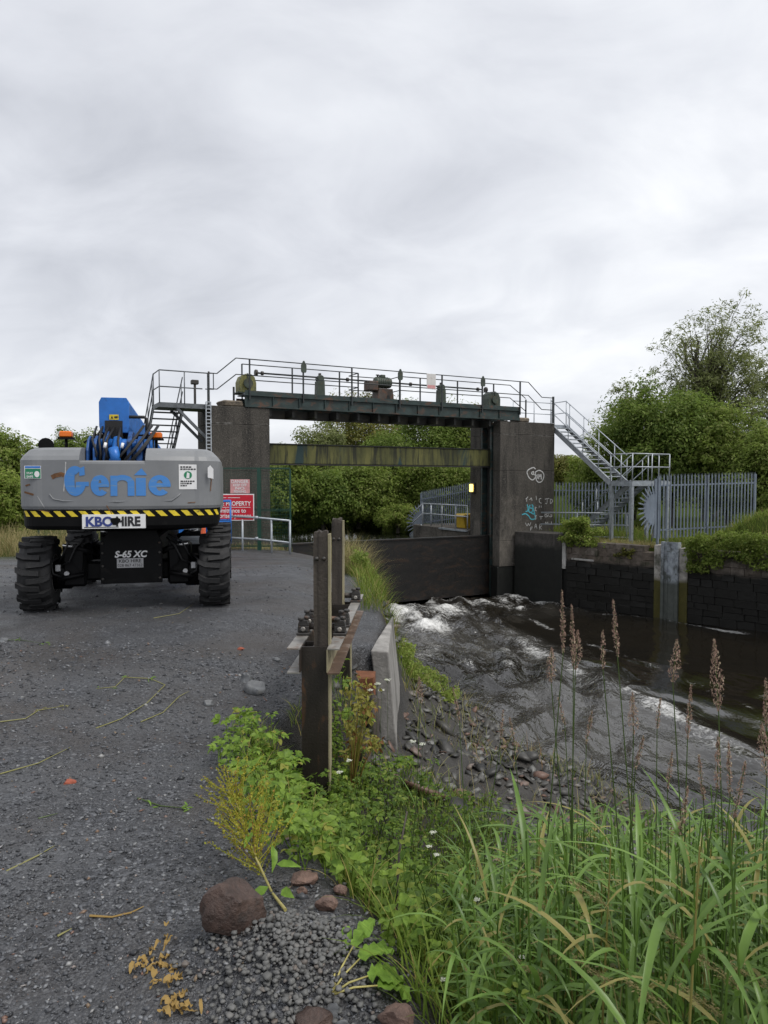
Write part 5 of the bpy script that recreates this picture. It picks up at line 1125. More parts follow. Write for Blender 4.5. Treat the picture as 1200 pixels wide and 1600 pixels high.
# heap of rounded pebbles
r = np.random.default_rng(5); V0, F0 = IC[2]; Vs, Fs = [], []; n = 0
while n < 1700:
    x, y = r.normal(-.28, .16), r.normal(2.20, .15)
    if y < 1.75 or x > .12 or x < -.8: continue
    if y > 2.62 + .1 * x: continue
    s = (.0035 + .0085 * r.random() ** 1.6) * (1.3 if r.random() < .06 else 1); sh = s * np.array([1, r.uniform(.7, 1), r.uniform(.45, .85)]); a = r.random() * 6.28
    Q = V0 * sh * (1 + .16 * r.normal(size=(len(V0), 1))); Q = np.stack([Q[:, 0] * cos(a) - Q[:, 1] * sin(a), Q[:, 0] * sin(a) + Q[:, 1] * cos(a), Q[:, 2]], 1)
    lay = r.choice((.3, .8, 1.6)); Q += np.array([x, y, float(ground_z(x, y)) + s * lay]); Vs.append(Q); Fs.append(F0 + n * len(V0)); n += 1
m = N('grey pebbles'); c = m.ramp(m.island(), ((0, (.075, .075, .072)), (.6, (.125, .125, .12)), (.9, (.17, .168, .16)), (1, (.14, .10, .075)))); m.set(color=m.mix(m.noise(90, 4), c, (.10, .10, .097)), rough=.6, normal=m.bump(m.noise(200, 4), .2, .003))
tag(link('pebble_heap', fast_mesh('pebble_heap', np.concatenate(Vs), np.concatenate(Fs), True), m.m), 'heap of rounded grey pebbles beside the boulder', None, None, 'stuff')
# rubble on the river bank slope
r = np.random.default_rng(8); Vs, Fs, n, off = [], [], 0, 0; V0, F0 = IC[1]
while n < 6900:
    y = r.uniform(6.4, 19) if n < 5400 else r.uniform(1.5, 8); e, w = np.interp(y, EY, EX), np.interp(y, WY, WX); x = e + .08 + r.random() ** .8 * (w - e + .5)
    if x - e < .32 and 7.8 < y < 10: continue
    if y < 6.4 and x - e < 1.6: continue
    s = r.uniform(.025, .075) * (2.0 if r.random() < .06 else 1) * (1 + .02 * y); Q = V0 * (1 + .3 * r.normal(size=(len(V0), 1))) * s * np.array([1, r.uniform(.5, 1), r.uniform(.18, .5)]); a = r.random() * 6.28; tl = r.normal() * .4
    Q = np.stack([Q[:, 0] * cos(a) - Q[:, 1] * sin(a), Q[:, 0] * sin(a) + Q[:, 1] * cos(a), Q[:, 2] + Q[:, 0] * tl], 1) + np.array([x, y, float(ground_z(x, y)) + s * .15]); Vs.append(Q); Fs.append(F0 + off); off += len(Q); n += 1
m = N('bank rubble'); c = m.ramp(m.island(), ((0, (.015, .015, .014)), (.45, (.05, .048, .043)), (.75, (.09, .088, .08)), (.88, (.17, .17, .16)), (.94, (.14, .08, .058)), (1, (.10, .062, .045)))); m.set(color=c, rough=.5, normal=m.bump(m.noise(30, 6), .4, .01))
tag(link('bank_rubble', fast_mesh('bank_rubble', np.concatenate(Vs), np.concatenate(Fs)), m.m), 'broken dark stones covering the river bank slope', None, None, 'stuff')
# ------------------------------------------------------------------ vegetation
def unit(v): return v / np.maximum(np.linalg.norm(v, axis=-1, keepdims=True), 1e-9)
def leaves_vf(P, Nrm, T, L, W, fold=.25):
    """diamond leaves, slightly folded along the midrib: 4 verts, 2 triangles each"""
    Nrm = unit(Nrm); T = unit(T - (T * Nrm).sum(1, keepdims=True) * Nrm); B = np.cross(Nrm, T); L = L[:, None]; W = W[:, None]
    V = np.stack([P - T * L * .5, P + B * W * .5 + Nrm * W * fold - T * L * .08, P + T * L * .5, P - B * W * .5 + Nrm * W * fold - T * L * .08], 1)
    n = len(P); i = np.arange(n)[:, None] * 4; return V.reshape(-1, 3), np.concatenate([i + np.array([0, 1, 2]), i + np.array([0, 2, 3])], 0)
def clump_leaves(C, per, size, seed, cen, elong=1.7, wid=.55, up=.45, spread=.55):
    r = np.random.default_rng(seed); C = np.asarray(C); k = np.repeat(np.arange(len(C)), per); n = len(k)
    O = r.normal(size=(n, 3)); O = unit(O) * (r.random((n, 1)) ** .45); P = C[k, :3] + O * C[k, 3:4] * np.array([1, 1, .75])
    Nn = O * .7 + unit(P - np.array(cen)) * .5 + r.normal(size=(n, 3)) * spread + np.array([0, 0, up]); T = r.normal(size=(n, 3)) + O * .6 + np.array([0, 0, -.35])
    L = size * (.55 + .8 * r.random(n)); return leaves_vf(P, Nn, T, L * elong * .7, L * wid)
def limb(b, p0, p1, r0, r1, rr, n=4, seg=4, wob=.08):
    p0, p1 = Vector(p0), Vector(p1); L = (p1 - p0).length; pts = []
    for i in range(seg + 1):
        f = i / seg; q = p0.lerp(p1, f); q.z += L * .12 * sin(pi * f)
        if 0 < i < seg: q += Vector((rr.uniform(-1, 1), rr.uniform(-1, 1), rr.uniform(-1, 1))) * L * wob
        pts.append(q)
    b.tube(pts, [r0 + (r1 - r0) * i / seg for i in range(seg + 1)], n, False); return pts
def tree(label, x, y, zb, top, rx, ry, nclump, per, leaf, mat, seed, name='tree', low=None, trunk=.12, cr=.16, group=None, open_=0, elong=1.7, wid=.55, cat='tree', lean=0, stems=1):
    rr = random.Random(seed); r = np.random.default_rng(seed); H = top - zb; low = zb + H * .25 if low is None else low; cz, rz = (low + top) / 2, (top - low) / 2
    t = thing(name, label, cat, 'W', (x, y, zb), group); C = []
    while len(C) < nclump:
        d = unit(r.normal(size=3)); sh = .86 + .55 * float(vnoise(d[0] * 2.3 + seed * 1.7, d[1] * 2.3 + d[2] * 2.9, seed)); q = (r.random() ** (.36 if not open_ else .55)) * sh
        p = np.array([x + lean * (d[2] + 1) + d[0] * rx * q, y + d[1] * ry * q, cz + d[2] * rz * q])
        if p[2] < zb + .1: continue
        C.append((*p, cr * (.6 + .9 * r.random()) * (rx + rz)))
    b = MB()
    for s in range(stems):
        bx = x + rr.uniform(-.25, .25) * (stems > 1); tx = x + lean + (rr.uniform(-.4, .4) * rx if stems > 1 else 0); ty = y + (rr.uniform(-.4, .4) * ry if stems > 1 else 0)
        pts = limb(b, (bx, y, zb - .3), (tx, ty, low + (top - low) * (.72 if open_ else .5)), trunk, trunk * .35, rr, 8, 7, .025)
        mine = C[s::stems]
        for c in mine[:(90 if open_ else 26)]:
            i = min(len(pts) - 2, max(2, int((c[2] - zb) / max(H, .1) * 6))); limb(b, pts[i], c[:3], trunk * (.16 if open_ else .28), trunk * .04, rr, 4, 3, .05)
    b.build('trunk', MT['bark'], t)
    V, Fc = clump_leaves(C, int(per * (1.22 if not open_ else 1.1)), leaf * .82, seed + 5, (x, y, cz - rz * .3), elong, wid); me = fast_mesh('crown', V - np.array((x, y, zb)), Fc); link('crown', me, mat, t); return t
MT['leaf_dark'] = leaf_mat('dark hedge leaf', (.065, .115, .02), (.15, .21, .04), (.21, .26, .07), .55, .48, .2, .2, .9)
MT['leaf_mid'] = leaf_mat('mid green leaf', (.10, .155, .028), (.205, .265, .055), (.26, .295, .09), .55, .5, .2, .2, .9)
MT['leaf_light'] = leaf_mat('fresh green leaf', (.12, .18, .03), (.235, .30, .06), (.30, .32, .10), .55, .48, .15, .2, .9)
MT['leaf_willow'] = leaf_mat('willow leaf', (.12, .15, .05), (.21, .24, .085), (.27, .29, .14), .55, .5, .25, .2, .9)
MT['leaf_olive'] = leaf_mat('olive leaf', (.10, .115, .025), (.20, .205, .05), (.25, .21, .07), .55, .4, .15, .2, .9)
def by(px, D): return (px - 600) / F * D
def zt_at(py, D): return 1.6 - (py - 752) / F * D
G_ = 'trees and bushes beyond the sluice gate'
tree('loose grey-green tree at the pier end of the thicket beyond the gate', by(503, 45), 45, -.6, zt_at(652, 45), 1.9, 2, 120, 110, .2, MT['leaf_willow'], 1, group=G_, low=.2, cr=.13)
tree('olive willow rising behind the footbridge drive motor', by(570, 50), 50, -.6, zt_at(606, 50), 3.2, 2.5, 170, 130, .19, MT['leaf_olive'], 2, group=G_, low=.5, cr=.12)
tree('dense dark bush under the middle of the footbridge', by(618, 43), 43, -.6, zt_at(668, 43), 2.6, 2.2, 150, 150, .2, MT['leaf_dark'], 3, 'bush', .0, group=G_, cat='bush')
tree('tall dense dark tree under the notice board', by(672, 45), 45, -.6, zt_at(632, 45), 2.7, 2.4, 170, 150, .2, MT['leaf_dark'], 4, group=G_, low=-.2)
tree('mid green tree close behind the lamp pier', by(735, 46), 46, -.6, zt_at(622, 46), 3.0, 2.4, 170, 140, .2, MT['leaf_mid'], 5, group=G_, low=-.3)
tree('mid green bush low beyond the gate below the mossy beam', by(560, 40.5), 40.5, -.8, zt_at(722, 40.5), 2.6, 1.8, 150, 150, .19, MT['leaf_mid'], 6, 'bush', -.9, group=G_, cat='bush')
tree('broad mid green bush beside the lamp pier', by(680, 41), 41, -.8, zt_at(708, 41), 2.7, 1.8, 170, 150, .19, MT['leaf_mid'], 7, 'bush', -.9, group=G_, cat='bush')
tree('dark bush seen through the green mesh fence panel', by(452, 39), 39, -.8, zt_at(708, 39), 2.0, 1.6, 130, 150, .18, MT['leaf_mid'], 8, 'bush', -.9, group=G_, cat='bush')
tree('dark bush between the mesh fence and the frame posts', by(505, 39), 39, -.8, zt_at(735, 39), 2.2, 1.6, 130, 140, .18, MT['leaf_dark'], 9, 'bush', -.9, group=G_, cat='bush')
tree('pale fresh green bush beside the small fan guard', by(622, 38.2), 38.2, -.9, zt_at(788, 38.2), 1.25, .9, 90, 110, .15, MT['leaf_light'], 10, 'bush', -1.0, group=G_, cat='bush', elong=2.4, wid=.35)
tree('small far sapling in the gap between pier and beam', by(432, 60), 60, -.6, zt_at(690, 60), 1.4, 1.2, 40, 60, .2, MT['leaf_mid'], 11, group=G_)
G2_ = 'trees and bushes on the right bank'
tree('tall airy willow towering over the palisade', by(1112, 41), 41, -.8, zt_at(458, 41), 4.0, 3.4, 680, 26, .18, MT['leaf_willow'], 20, 'willow_tree', 2.0, .2, .05, G2_, 1, 2.6, .4, stems=4)
tree('airy willow at the edge of the picture behind the dense hawthorn', by(1228, 42), 42, -.8, zt_at(505, 42), 3.6, 3.2, 430, 28, .18, MT['leaf_willow'], 21, 'willow_tree', 1.5, .2, .05, G2_, 1, 2.6, .4, stems=3)
tree('thin twiggy willow leaning over the stair landing', by(985, 43), 43, -.8, zt_at(572, 43), 2.4, 2.0, 220, 40, .19, MT['leaf_willow'], 22, 'willow_tree', 1.5, .1, .06, G2_, 1, 2.6, .4, stems=3)
tree('dense dark hawthorn directly behind the palisade', by(1050, 36), 36, -.8, zt_at(590, 36), 3.4, 2.4, 240, 170, .19, MT['leaf_dark'], 23, 'hawthorn_tree', .2, .16, .12, G2_)
tree('rounded mid green hawthorn against the willow', by(1135, 34.5), 34.5, -.8, zt_at(628, 34.5), 2.3, 2.0, 180, 150, .18, MT['leaf_mid'], 24, 'hawthorn_tree', -.3, .14, .12, G2_)
tree('mid green bush behind the stair landing handrails', by(962, 39), 39, -.8, zt_at(648, 39), 2.1, 1.8, 150, 140, .18, MT['leaf_mid'], 25, 'bush', -.6, .1, .13, G2_, cat='bush')
tree('low fresh green bush under the upper stair flight', by(925, 42), 42, -.8, zt_at(708, 42), 1.6, 1.4, 90, 120, .18, MT['leaf_light'], 26, 'bush', -.6, .1, .15, G2_, cat='bush')
tree('mid green bush at the far end of the palisade', by(1195, 31.5), 31.5, -.6, zt_at(650, 31.5), 1.6, 1.6, 140, 140, .16, MT['leaf_mid'], 27, 'bush', -.5, .1, .13, G2_, cat='bush')
tree('olive hillside bush seen beside the graffiti pier', by(884, 80), 80, 1.5, zt_at(714, 80), 3.2, 2.5, 100, 140, .33, MT['leaf_olive'], 28, 'bush', 1.4, .1, .14, G2_, cat='bush')
G3_ = 'hedge bushes left of the boom lift'
tree('tall mid green hedge bush past the boom lift counterweight', by(-8, 31), 31, -.7, zt_at(668, 31), 1.9, 1.8, 170, 150, .17, MT['leaf_mid'], 30, 'bush', -.5, .1, .13, G3_, cat='bush')
tree('lower light green hedge bush before the tall hedge bush', by(-5, 28), 28, -.7, zt_at(738, 28), 1.7, 1.3, 130, 130, .15, MT['leaf_light'], 31, 'bush', -.6, .1, .13, G3_, cat='bush')
tree('distant dark tree peeping over the counterweight by the beacon', by(108, 70), 70, -.6, zt_at(664, 70), 1.9, 1.6, 70, 90, .28, MT['leaf_dark'], 32, group=G3_)
tree('second distant tree peeping over the counterweight beside the boom', by(146, 74), 74, -.6, zt_at(674, 74), 1.7, 1.6, 70, 90, .28, MT['leaf_mid'], 33, group=G3_)

def blades_vf(P, H, W, heading, lean, bend, K=6):
    """arched grass blades: P bases, H length, W width, lean outward at the base, bend towards the tip"""
    n = len(P); d = np.stack([np.cos(heading), np.sin(heading), 0 * heading], 1); sd = np.stack([-np.sin(heading), np.cos(heading), 0 * heading], 1); rings = []
    for k in range(K + 1):
        t = k / K; ang = lean + bend * t; ang0 = lean + bend * t * .5
        hor = (H * t * np.sin(ang0))[:, None]; ver = (H * t * np.cos(ang0))[:, None]; c = P + d * hor + np.array([0, 0, 1.0]) * ver
        w = (W * (min(1, .55 + t * 2.2) * (1 - t ** 2.2)))[:, None] * .5; nrm = -d * np.cos(ang)[:, None] + np.array([0, 0, 1.0]) * np.sin(ang)[:, None]
        rings.append(np.stack([c - sd * w + nrm * w * .35, c, c + sd * w + nrm * w * .35], 1))
    V = np.stack(rings, 1); i = (np.arange(n) * (K + 1) * 3)[:, None, None]; F_ = []
    for k in range(K):
        for j in (0, 1): F_.append([k * 3 + j, k * 3 + j + 1, (k + 1) * 3 + j + 1, (k + 1) * 3 + j])
    return V.reshape(-1, 3), (i + np.array(F_)[None]).reshape(-1, 4)
def each_leaf(t, V, Fc, n, mat, smooth=True):
    nv = len(V) // n; nf = len(Fc) // n
    for i in range(n): link('leaf', fast_mesh('leaf', V[i * nv:(i + 1) * nv], Fc[i * nf:(i + 1) * nf] - i * nv, smooth), mat, t)
def nth(i): return ('first', 'second', 'third', 'fourth', 'fifth', 'sixth', 'seventh', 'eighth', 'ninth', 'tenth', 'eleventh', 'twelfth', 'thirteenth', 'fourteenth', 'fifteenth', 'sixteenth', 'seventeenth', 'eighteenth', 'nineteenth', 'twentieth', 'twenty-first', 'twenty-second', 'twenty-third', 'twenty-fourth', 'twenty-fifth', 'twenty-sixth', 'twenty-seventh', 'twenty-eighth')[i]
def gz_(X, Y): return ground_z(X, Y)
MT['reed'] = leaf_mat('reed grass blade', (.06, .13, .02), (.15, .25, .048), (.32, .29, .09), .36, .38, .1, .5, 5)
MT['fine_grass'] = leaf_mat('fine grass', (.10, .17, .022), (.22, .30, .05), (.42, .36, .12), .55, .42, .12, .2)
MT['bank_grass'] = leaf_mat('bank grass', (.10, .155, .02), (.21, .275, .045), (.33, .28, .10), .55, .42, .15, .2)
MT['dry_grass'] = leaf_mat('dry grass', (.26, .22, .09), (.38, .32, .15), (.15, .17, .05), .6, .4, .2)
# tall reed grass by the camera: leafy stems, leaves set along each stem
r = np.random.default_rng(42); LP, LH, LW, LA, LL, LB = [], [], [], [], [], []; SP = MB(); cnt = 0
while cnt < 1080:
    y = r.uniform(1.35, 4.2); d = r.random() ** .8 * 3.4 + .12; x = np.interp(y, EY, EX) + d
    if abs(x) > .8 * y + .45 or x < .02 + .1 * y: continue
    if y < 1.7 and x < .55: continue
    z = float(gz_(x, y)); zt = (1.6 - (.455 - .02 * (x / y) * 3) * y) - .1 * r.random() ** 2; px_ = 600 + F * x / y
    full = sst(690, 880, px_); zt = zt - (1 - full) * .18 - r.random() * .42 * (.25 + .75 * (r.random() < .75)); h = zt - z
    if h < .35: h = .35 + .2 * r.random()
    a0 = r.random() * 6.28; ln = abs(r.normal()) * .08; tip = np.array([x + cos(a0) * ln * h, y + sin(a0) * ln * h, z + h * .93]); base = np.array([x, y, z - .05])
    if r.random() < .7: SP.tube([base, base * .5 + tip * .5 + r.normal(size=3) * .01, tip], [.0045, .0035, .002], 5, False)
    nl = r.integers(4, 7)
    for k in range(nl):
        f = .25 + .75 * (k + r.random() * .5) / nl; p = base + (tip - base) * min(f, .98); LP.append(p); LH.append(r.uniform(.13, .31) * (.75 + .45 * full)); LW.append(r.uniform(.010, .025) * (.6 + .4 * full)); LA.append(r.random() * 6.28); LL.append(r.uniform(.2, .9)); LB.append(r.uniform(.8, 2.5))
    cnt += 1
V, Fc = blades_vf(np.array(LP), np.array(LH), np.array(LW), np.array(LA), np.array(LL), np.array(LB), 7)
rg = link('reed_grass', fast_mesh('reed_grass', V, Fc, True), MT['reed']); tag(rg, 'tall green reed grass crowding the river bank', None, None, 'stuff')
st_o = SP.build('stem_mass', MT['reed'], rg); st_o['kind'] = 'stuff'
# finer grass and weeds between the posts and the reeds
r = np.random.default_rng(43); n = 7000; y = r.uniform(1.9, 7.2, n); d = r.random(n) ** 1.1 * 1.6; x = np.interp(y, EY, EX) + d + .08
k = (np.abs(x) < .62 * y + .2) & (vnoise(x * 3, y * 3, 77) > -.18) & ~((y > 7.0) & (d < .35)); x, y = x[k], y[k]; n = len(x); P = np.stack([x, y, gz_(x, y) - .01], 1)
V, Fc = blades_vf(P, r.uniform(.10, .40, n) * np.interp(y, [2, 3.5, 5, 7], [1, .9, .6, .5]), r.uniform(.004, .010, n), r.random(n) * 6.28, r.uniform(.05, .5, n), r.uniform(.3, 1.5, n), 5)
tag(link('bank_grass', fast_mesh('bank_grass', V, Fc, True), MT['fine_grass']), 'fine bright grass around the frame posts', None, None, 'stuff')
# leafy ground elder
def leaf_shape(P, T, Nn, L, W):
    """ovate leaflet with a folded midrib: 8 verts, 6 faces"""
    Nn = unit(Nn); T = unit(T - (T * Nn).sum(1, keepdims=True) * Nn); B = np.cross(Nn, T); L = L[:, None]; W = W[:, None]; v = []
    for (a, b, h) in ((0, 0, 0), (.28, .46, .10), (.62, .40, .10), (1, 0, -.12), (.62, -.40, .10), (.28, -.46, .10), (.3, 0, .0), (.66, 0, -.02)): v.append(P + T * L * a + B * W * b + Nn * L * h)
    V = np.stack(v, 1); i = (np.arange(len(P)) * 8)[:, None, None]; T3 = np.array([(0, 6, 1), (6, 7, 2), (6, 2, 1), (7, 3, 2), (0, 5, 6), (6, 5, 4), (6, 4, 7), (7, 4, 3)])
    return V.reshape(-1, 3), (i + T3[None]).reshape(-1, 3)
def elder(n, seed, pick, hmin, hmax, size):
    r = np.random.default_rng(seed); P, T, Nn, L, stems = [], [], [], [], MB(); c = 0
    while c < n:
        q = pick(r)
        if q is None: continue
        x, y = q; z = float(gz_(x, y)); h = r.uniform(hmin, hmax) * (1.5 if r.random() < .12 else 1); ps = r.uniform(.55, 1.25); a = r.random() * 6.28; ln = r.uniform(.1, .45); top = np.array([x + cos(a) * ln * h, y + sin(a) * ln * h, z + h])
        stems.tube([(x, y, z - .01), tuple((np.array([x, y, z]) + top) / 2 + r.normal(size=3) * .01), tuple(top)], [.003, .0025, .0018], 4, False); tilt = r.normal(size=3) * .25; nn = unit(np.array([cos(a) * .2, sin(a) * .2 - .15, 1]) + tilt); a1 = r.random() * 6.28
        for g in range(3):
            ag = a1 + g * 2.09; dg_ = np.array([cos(ag), sin(ag), r.uniform(-.25, .2)]); s = size * ps * r.uniform(.75, 1.2); c0 = top + dg_ * s * .55
            for j, aj in enumerate((0, .95, -.95)):
                dj = np.array([cos(ag + aj), sin(ag + aj), r.uniform(-.5, .05)]); P.append(c0); T.append(dj); Nn.append(nn + r.normal(size=3) * .18); L.append(s * (1 if j == 0 else .85) * r.uniform(.85, 1.15))
        c += 1
    L = np.array(L); return leaf_shape(np.array(P), np.array(T), np.array(Nn), L, L * .62), stems
def pick_e(r):
    y = 2.35 + 4.6 * r.random() ** 1.2; e = np.interp(y, EY, EX); d = r.random() ** 1.1 * (1.35 if y < 4.5 else .8) - .06; x = e + d
    if y < 2.75 and x < .0: return None
    if (x + .58) ** 2 + (y - 2.74) ** 2 < .05: return None
    if y > 6.0 and r.random() < .6: return None
    if y > 5.0 and x < -.62: return None
    if vnoise(x * 4, y * 4, 88) < -.22: return None
    return x, y
(V, Fc), stems = elder(680, 51, pick_e, .05, .22, .056)
MT['elder'] = leaf_mat('ground elder leaf', (.07, .145, .018), (.19, .285, .04), (.30, .31, .06), .5, .42, .06, .3, 25)
ge = tag(link('ground_elder', fast_mesh('ground_elder', V, Fc, True), MT['elder']), 'bright green leafy ground cover around the post foot', None, None, 'stuff'); stems.build('stem_mass', MT['elder'], ge)['kind'] = 'stuff'
def pick_d(r):
    y = r.uniform(1.75, 6.2); e = np.interp(y, EY, EX); x = e + (r.uniform(.25, 1.1) if y < 3.6 else r.uniform(.5, 1.7))
    return (x, y) if x < (.35 * y if y < 3.6 else .18 * y) else None
(V, Fc), stems = elder(760, 52, pick_d, .12, .34, .04); MT['weed'] = leaf_mat('dark weed leaf', (.055, .11, .015), (.14, .215, .03), (.22, .28, .05), .5, .4, .12, .25)
we = tag(link('dark_weeds', fast_mesh('dark_weeds', V, Fc, True), MT['weed']), 'dark leafy weeds under the reed grass', None, None, 'stuff'); stems.build('stem_mass', MT['weed'], we)['kind'] = 'stuff'

# flowering reed stems, one by one: photograph position of the seed head top, distance, head length in m
MT['panicle'] = leaf_mat('pinkish seed head', (.27, .17, .14), (.42, .30, .23), (.48, .40, .28), .65, .35, .2, .2)
MT['stalk'] = leaf_mat('green stalk', (.05, .09, .025), (.09, .13, .035), None, .5, .2)
heads = sorted([(878, 922, 2.2, .2), (893, 945, 2.25, .2), (903, 985, 2.3, .13), (958, 938, 2.1, .17), (942, 985, 2.2, .12), (1116, 1000, 2.0, .2), (1058, 1000, 2.15, .13), (1080, 1070, 2.1, .16), (862, 1012, 2.4, .12), (988, 1082, 2.3, .14), (1032, 1090, 2.5, .11),
         (1122, 1150, 1.8, .14), (1138, 1160, 1.9, .15), (1092, 1180, 2.0, .13), (1196, 1060, 2.0, .14), (1190, 1130, 1.9, .15), (708, 1075, 3.0, .14), (786, 1110, 3.1, .13), (796, 1120, 2.9, .1), (655, 1058, 3.2, .12), (872, 1090, 2.6, .1), (1006, 1150, 2.2, .11), (1075, 1230, 1.9, .13), (1165, 1190, 1.75, .14), (925, 1110, 2.5, .12), (1050, 1175, 2.3, .12)])
for i, (px, py, D, hl) in enumerate(heads):
    p = at(px, py, D); rr = random.Random(100 + i); bx, by_ = p.x + rr.uniform(-.12, .12), D + rr.uniform(-.05, .15); zb = float(gz_(bx, by_))
    t = thing('reed_flower_stem', nth(i) + ' pinkish reed seed head from the left, on its slender stem', 'reed stem', 'W', (bx, by_, zb), 'flowering reed stems'); off = Vector((bx, by_, zb))
    mid = Vector((bx, by_, zb)).lerp(p, .55) + Vector((rr.uniform(-.05, .05), 0, 0)); neck = p.lerp(mid, hl / max((p - mid).length, .01)) + Vector((rr.uniform(-.018, .018), 0, 0))
    MB().tube([Vector((bx, by_, zb)), mid, neck, p], [.0030, .0025, .0016, .0008], 5).build('stalk', MT['stalk'], t)
    r = np.random.default_rng(200 + i); n = int((240 if i % 4 == 0 else 170) * hl / .15); f = r.random(n); ax = np.array(p - neck); wd = .019 * np.sin(np.pi * np.clip(f, .02, 1) ** .7) * (.95 if i % 4 == 0 else .38) + .002
    side = np.array([math.cos(i), math.sin(i), 0]); Q = np.array(neck) + f[:, None] * ax + unit(r.normal(size=(n, 3)) * np.array([1, 1, .3])) * (wd * r.random(n) ** .6)[:, None]
    V, Fc = leaves_vf(Q, r.normal(size=(n, 3)), ax[None] * 4 + r.normal(size=(n, 3)) * .12, r.uniform(.007, .014, n), r.uniform(.0025, .0045, n)); link('seed_head', fast_mesh('seed_head', V - np.array(off), Fc), MT['panicle'], t)
    bl0 = np.array([Vector((bx, by_, zb)).lerp(mid, q) for q in (.75, .98)]); V, Fc = blades_vf(bl0, np.array([.22, .18]), np.array([.011, .009]), np.array([rr.random() * 6, rr.random() * 6]), np.array([.3, .3]), np.array([.8, .6]), 6); each_leaf(t, V - np.array(off), Fc, 2, MT['reed'])
# drooping straw-coloured seed heads low in the foreground
for i, (px, py, D, ang) in enumerate(sorted(((1040, 1455, 1.75, .5), (890, 1375, 1.8, 2.6), (1095, 1500, 1.6, .4), (790, 1490, 1.9, 2.4), (895, 1495, 1.7, 2.7), (1135, 1500, 1.65, 1.2), (975, 1530, 1.6, .9), (1060, 1540, 1.55, .6)))):
    p = at(px, py, D); rr = random.Random(i); bx, by_ = p.x + rr.uniform(.1, .3), D + .1; zb = float(gz_(bx, by_)); t = thing('dry_grass_stem', nth(i) + ' straw coloured drooping grass head from the left among the reeds', 'grass stem', 'W', (bx, by_, zb), 'dry grass stems low in the reeds')
    q = p + Vector((.10, 0, -.07)); MB().tube([Vector((bx, by_, zb)), q + Vector((.04, 0, -.2)), q, p], [.002, .0018, .0014, .0007], 5).build('stalk', MT['straw'], t)
    r = np.random.default_rng(300 + i); n = 160; f = r.random(n); ax = np.array(p - q); Q = np.array(q) + f[:, None] * ax + r.normal(size=(n, 3)) * .005; V, Fc = leaves_vf(Q, r.normal(size=(n, 3)), ax[None] * 6 + r.normal(size=(n, 3)) * .2, r.uniform(.007, .013, n), r.uniform(.002, .004, n)); link('seed_head', fast_mesh('seed_head', V - np.array((bx, by_, zb)), Fc), MT['dry_grass'], t)

# yellow-seeded dock lying over the boulder
def branchy(t, off, pts, r0, nb, bl, seeds, matS, matF, seed, ssz=.006):
    rr = random.Random(seed); b = MB(); b.tube(pts, [r0 * (1 - .7 * i / (len(pts) - 1)) for i in range(len(pts))], 7); b.build('stalk', matS, t); r = np.random.default_rng(seed); Q = []; tw = MB()
    for k in range(nb):
        f = .35 + .65 * (k + .5) / nb; j = f * (len(pts) - 1); i0 = min(int(j), len(pts) - 2); p = Vector(pts[i0]).lerp(Vector(pts[i0 + 1]), j - i0); d = (Vector(pts[-1]) - Vector(pts[0])).normalized(); s = Vector((rr.gauss(0, 1), rr.gauss(0, .6), abs(rr.gauss(0, .7)))).normalized(); l = bl * rr.uniform(.6, 1.2) * (1.2 - .5 * f)
        e = p + (d * .7 + s * .8).normalized() * l; m_ = p.lerp(e, .5) + s * l * .05; tw.tube([p, m_, e], [.0018, .0014, .0007], 4, False)
        for q in range(seeds): u = .12 + .88 * q / seeds; Q.append(np.array(p.lerp(e, u) + s * (l * .2 * u * (1 - u))) + r.normal(size=3) * .004)
    tw.build('twigs', matF, t); Q = np.array(Q); n = len(Q); V, Fc = leaves_vf(Q, r.normal(size=(n, 3)), r.normal(size=(n, 3)), r.uniform(ssz * .7, ssz * 1.6, n), r.uniform(ssz * .6, ssz * 1.3, n)); link('seeds', fast_mesh('seeds', V - np.array(off), Fc), matF, t)
MT['dock_seed'] = leaf_mat('yellow dock seeds', (.26, .28, .03), (.40, .36, .05), (.33, .20, .05), .6, .3, .12, .2)
MT['dock_leaf'] = leaf_mat('dock leaf', (.13, .25, .03), (.20, .33, .05), None, .45, .4, .1, .3, 30)
MT['dock_stalk'] = plain('dock stalk', (.34, .30, .10), .6, 0, .3, 20, .1, 60)
b0 = hit(446, 1428); b0.z += .015; tp = at(362, 1235, 2.95); off = b0
t = thing('dock_plant', 'uprooted dock with yellow seed sprays leaning across the boulder', 'plant', 'W', tuple(b0)); pm = at(400, 1340, 2.72)
branchy(t, off, [b0, at(425, 1395, 2.7), pm, at(385, 1295, 2.85), tp], .0065, 78, .24, 36, MT['dock_stalk'], MT['dock_seed'], 61, .0085)
P = [at(425, 1320, 2.75), at(395, 1300, 2.8), at(420, 1385, 2.68), at(432, 1350, 2.7), at(370, 1370, 2.72), at(395, 1395, 2.66), at(440, 1390, 2.66)]; r = np.random.default_rng(3); n = len(P); P = np.array(P)
V, Fc = leaf_shape(P, r.normal(size=(n, 3)) * .6 + np.array([.2, -.2, -.4]), r.normal(size=(n, 3)) * .4 + np.array([0, -.6, .7]), r.uniform(.06, .11, n), r.uniform(.025, .05, n)); each_leaf(t, V - np.array(off), Fc, n, MT['dock_leaf'])
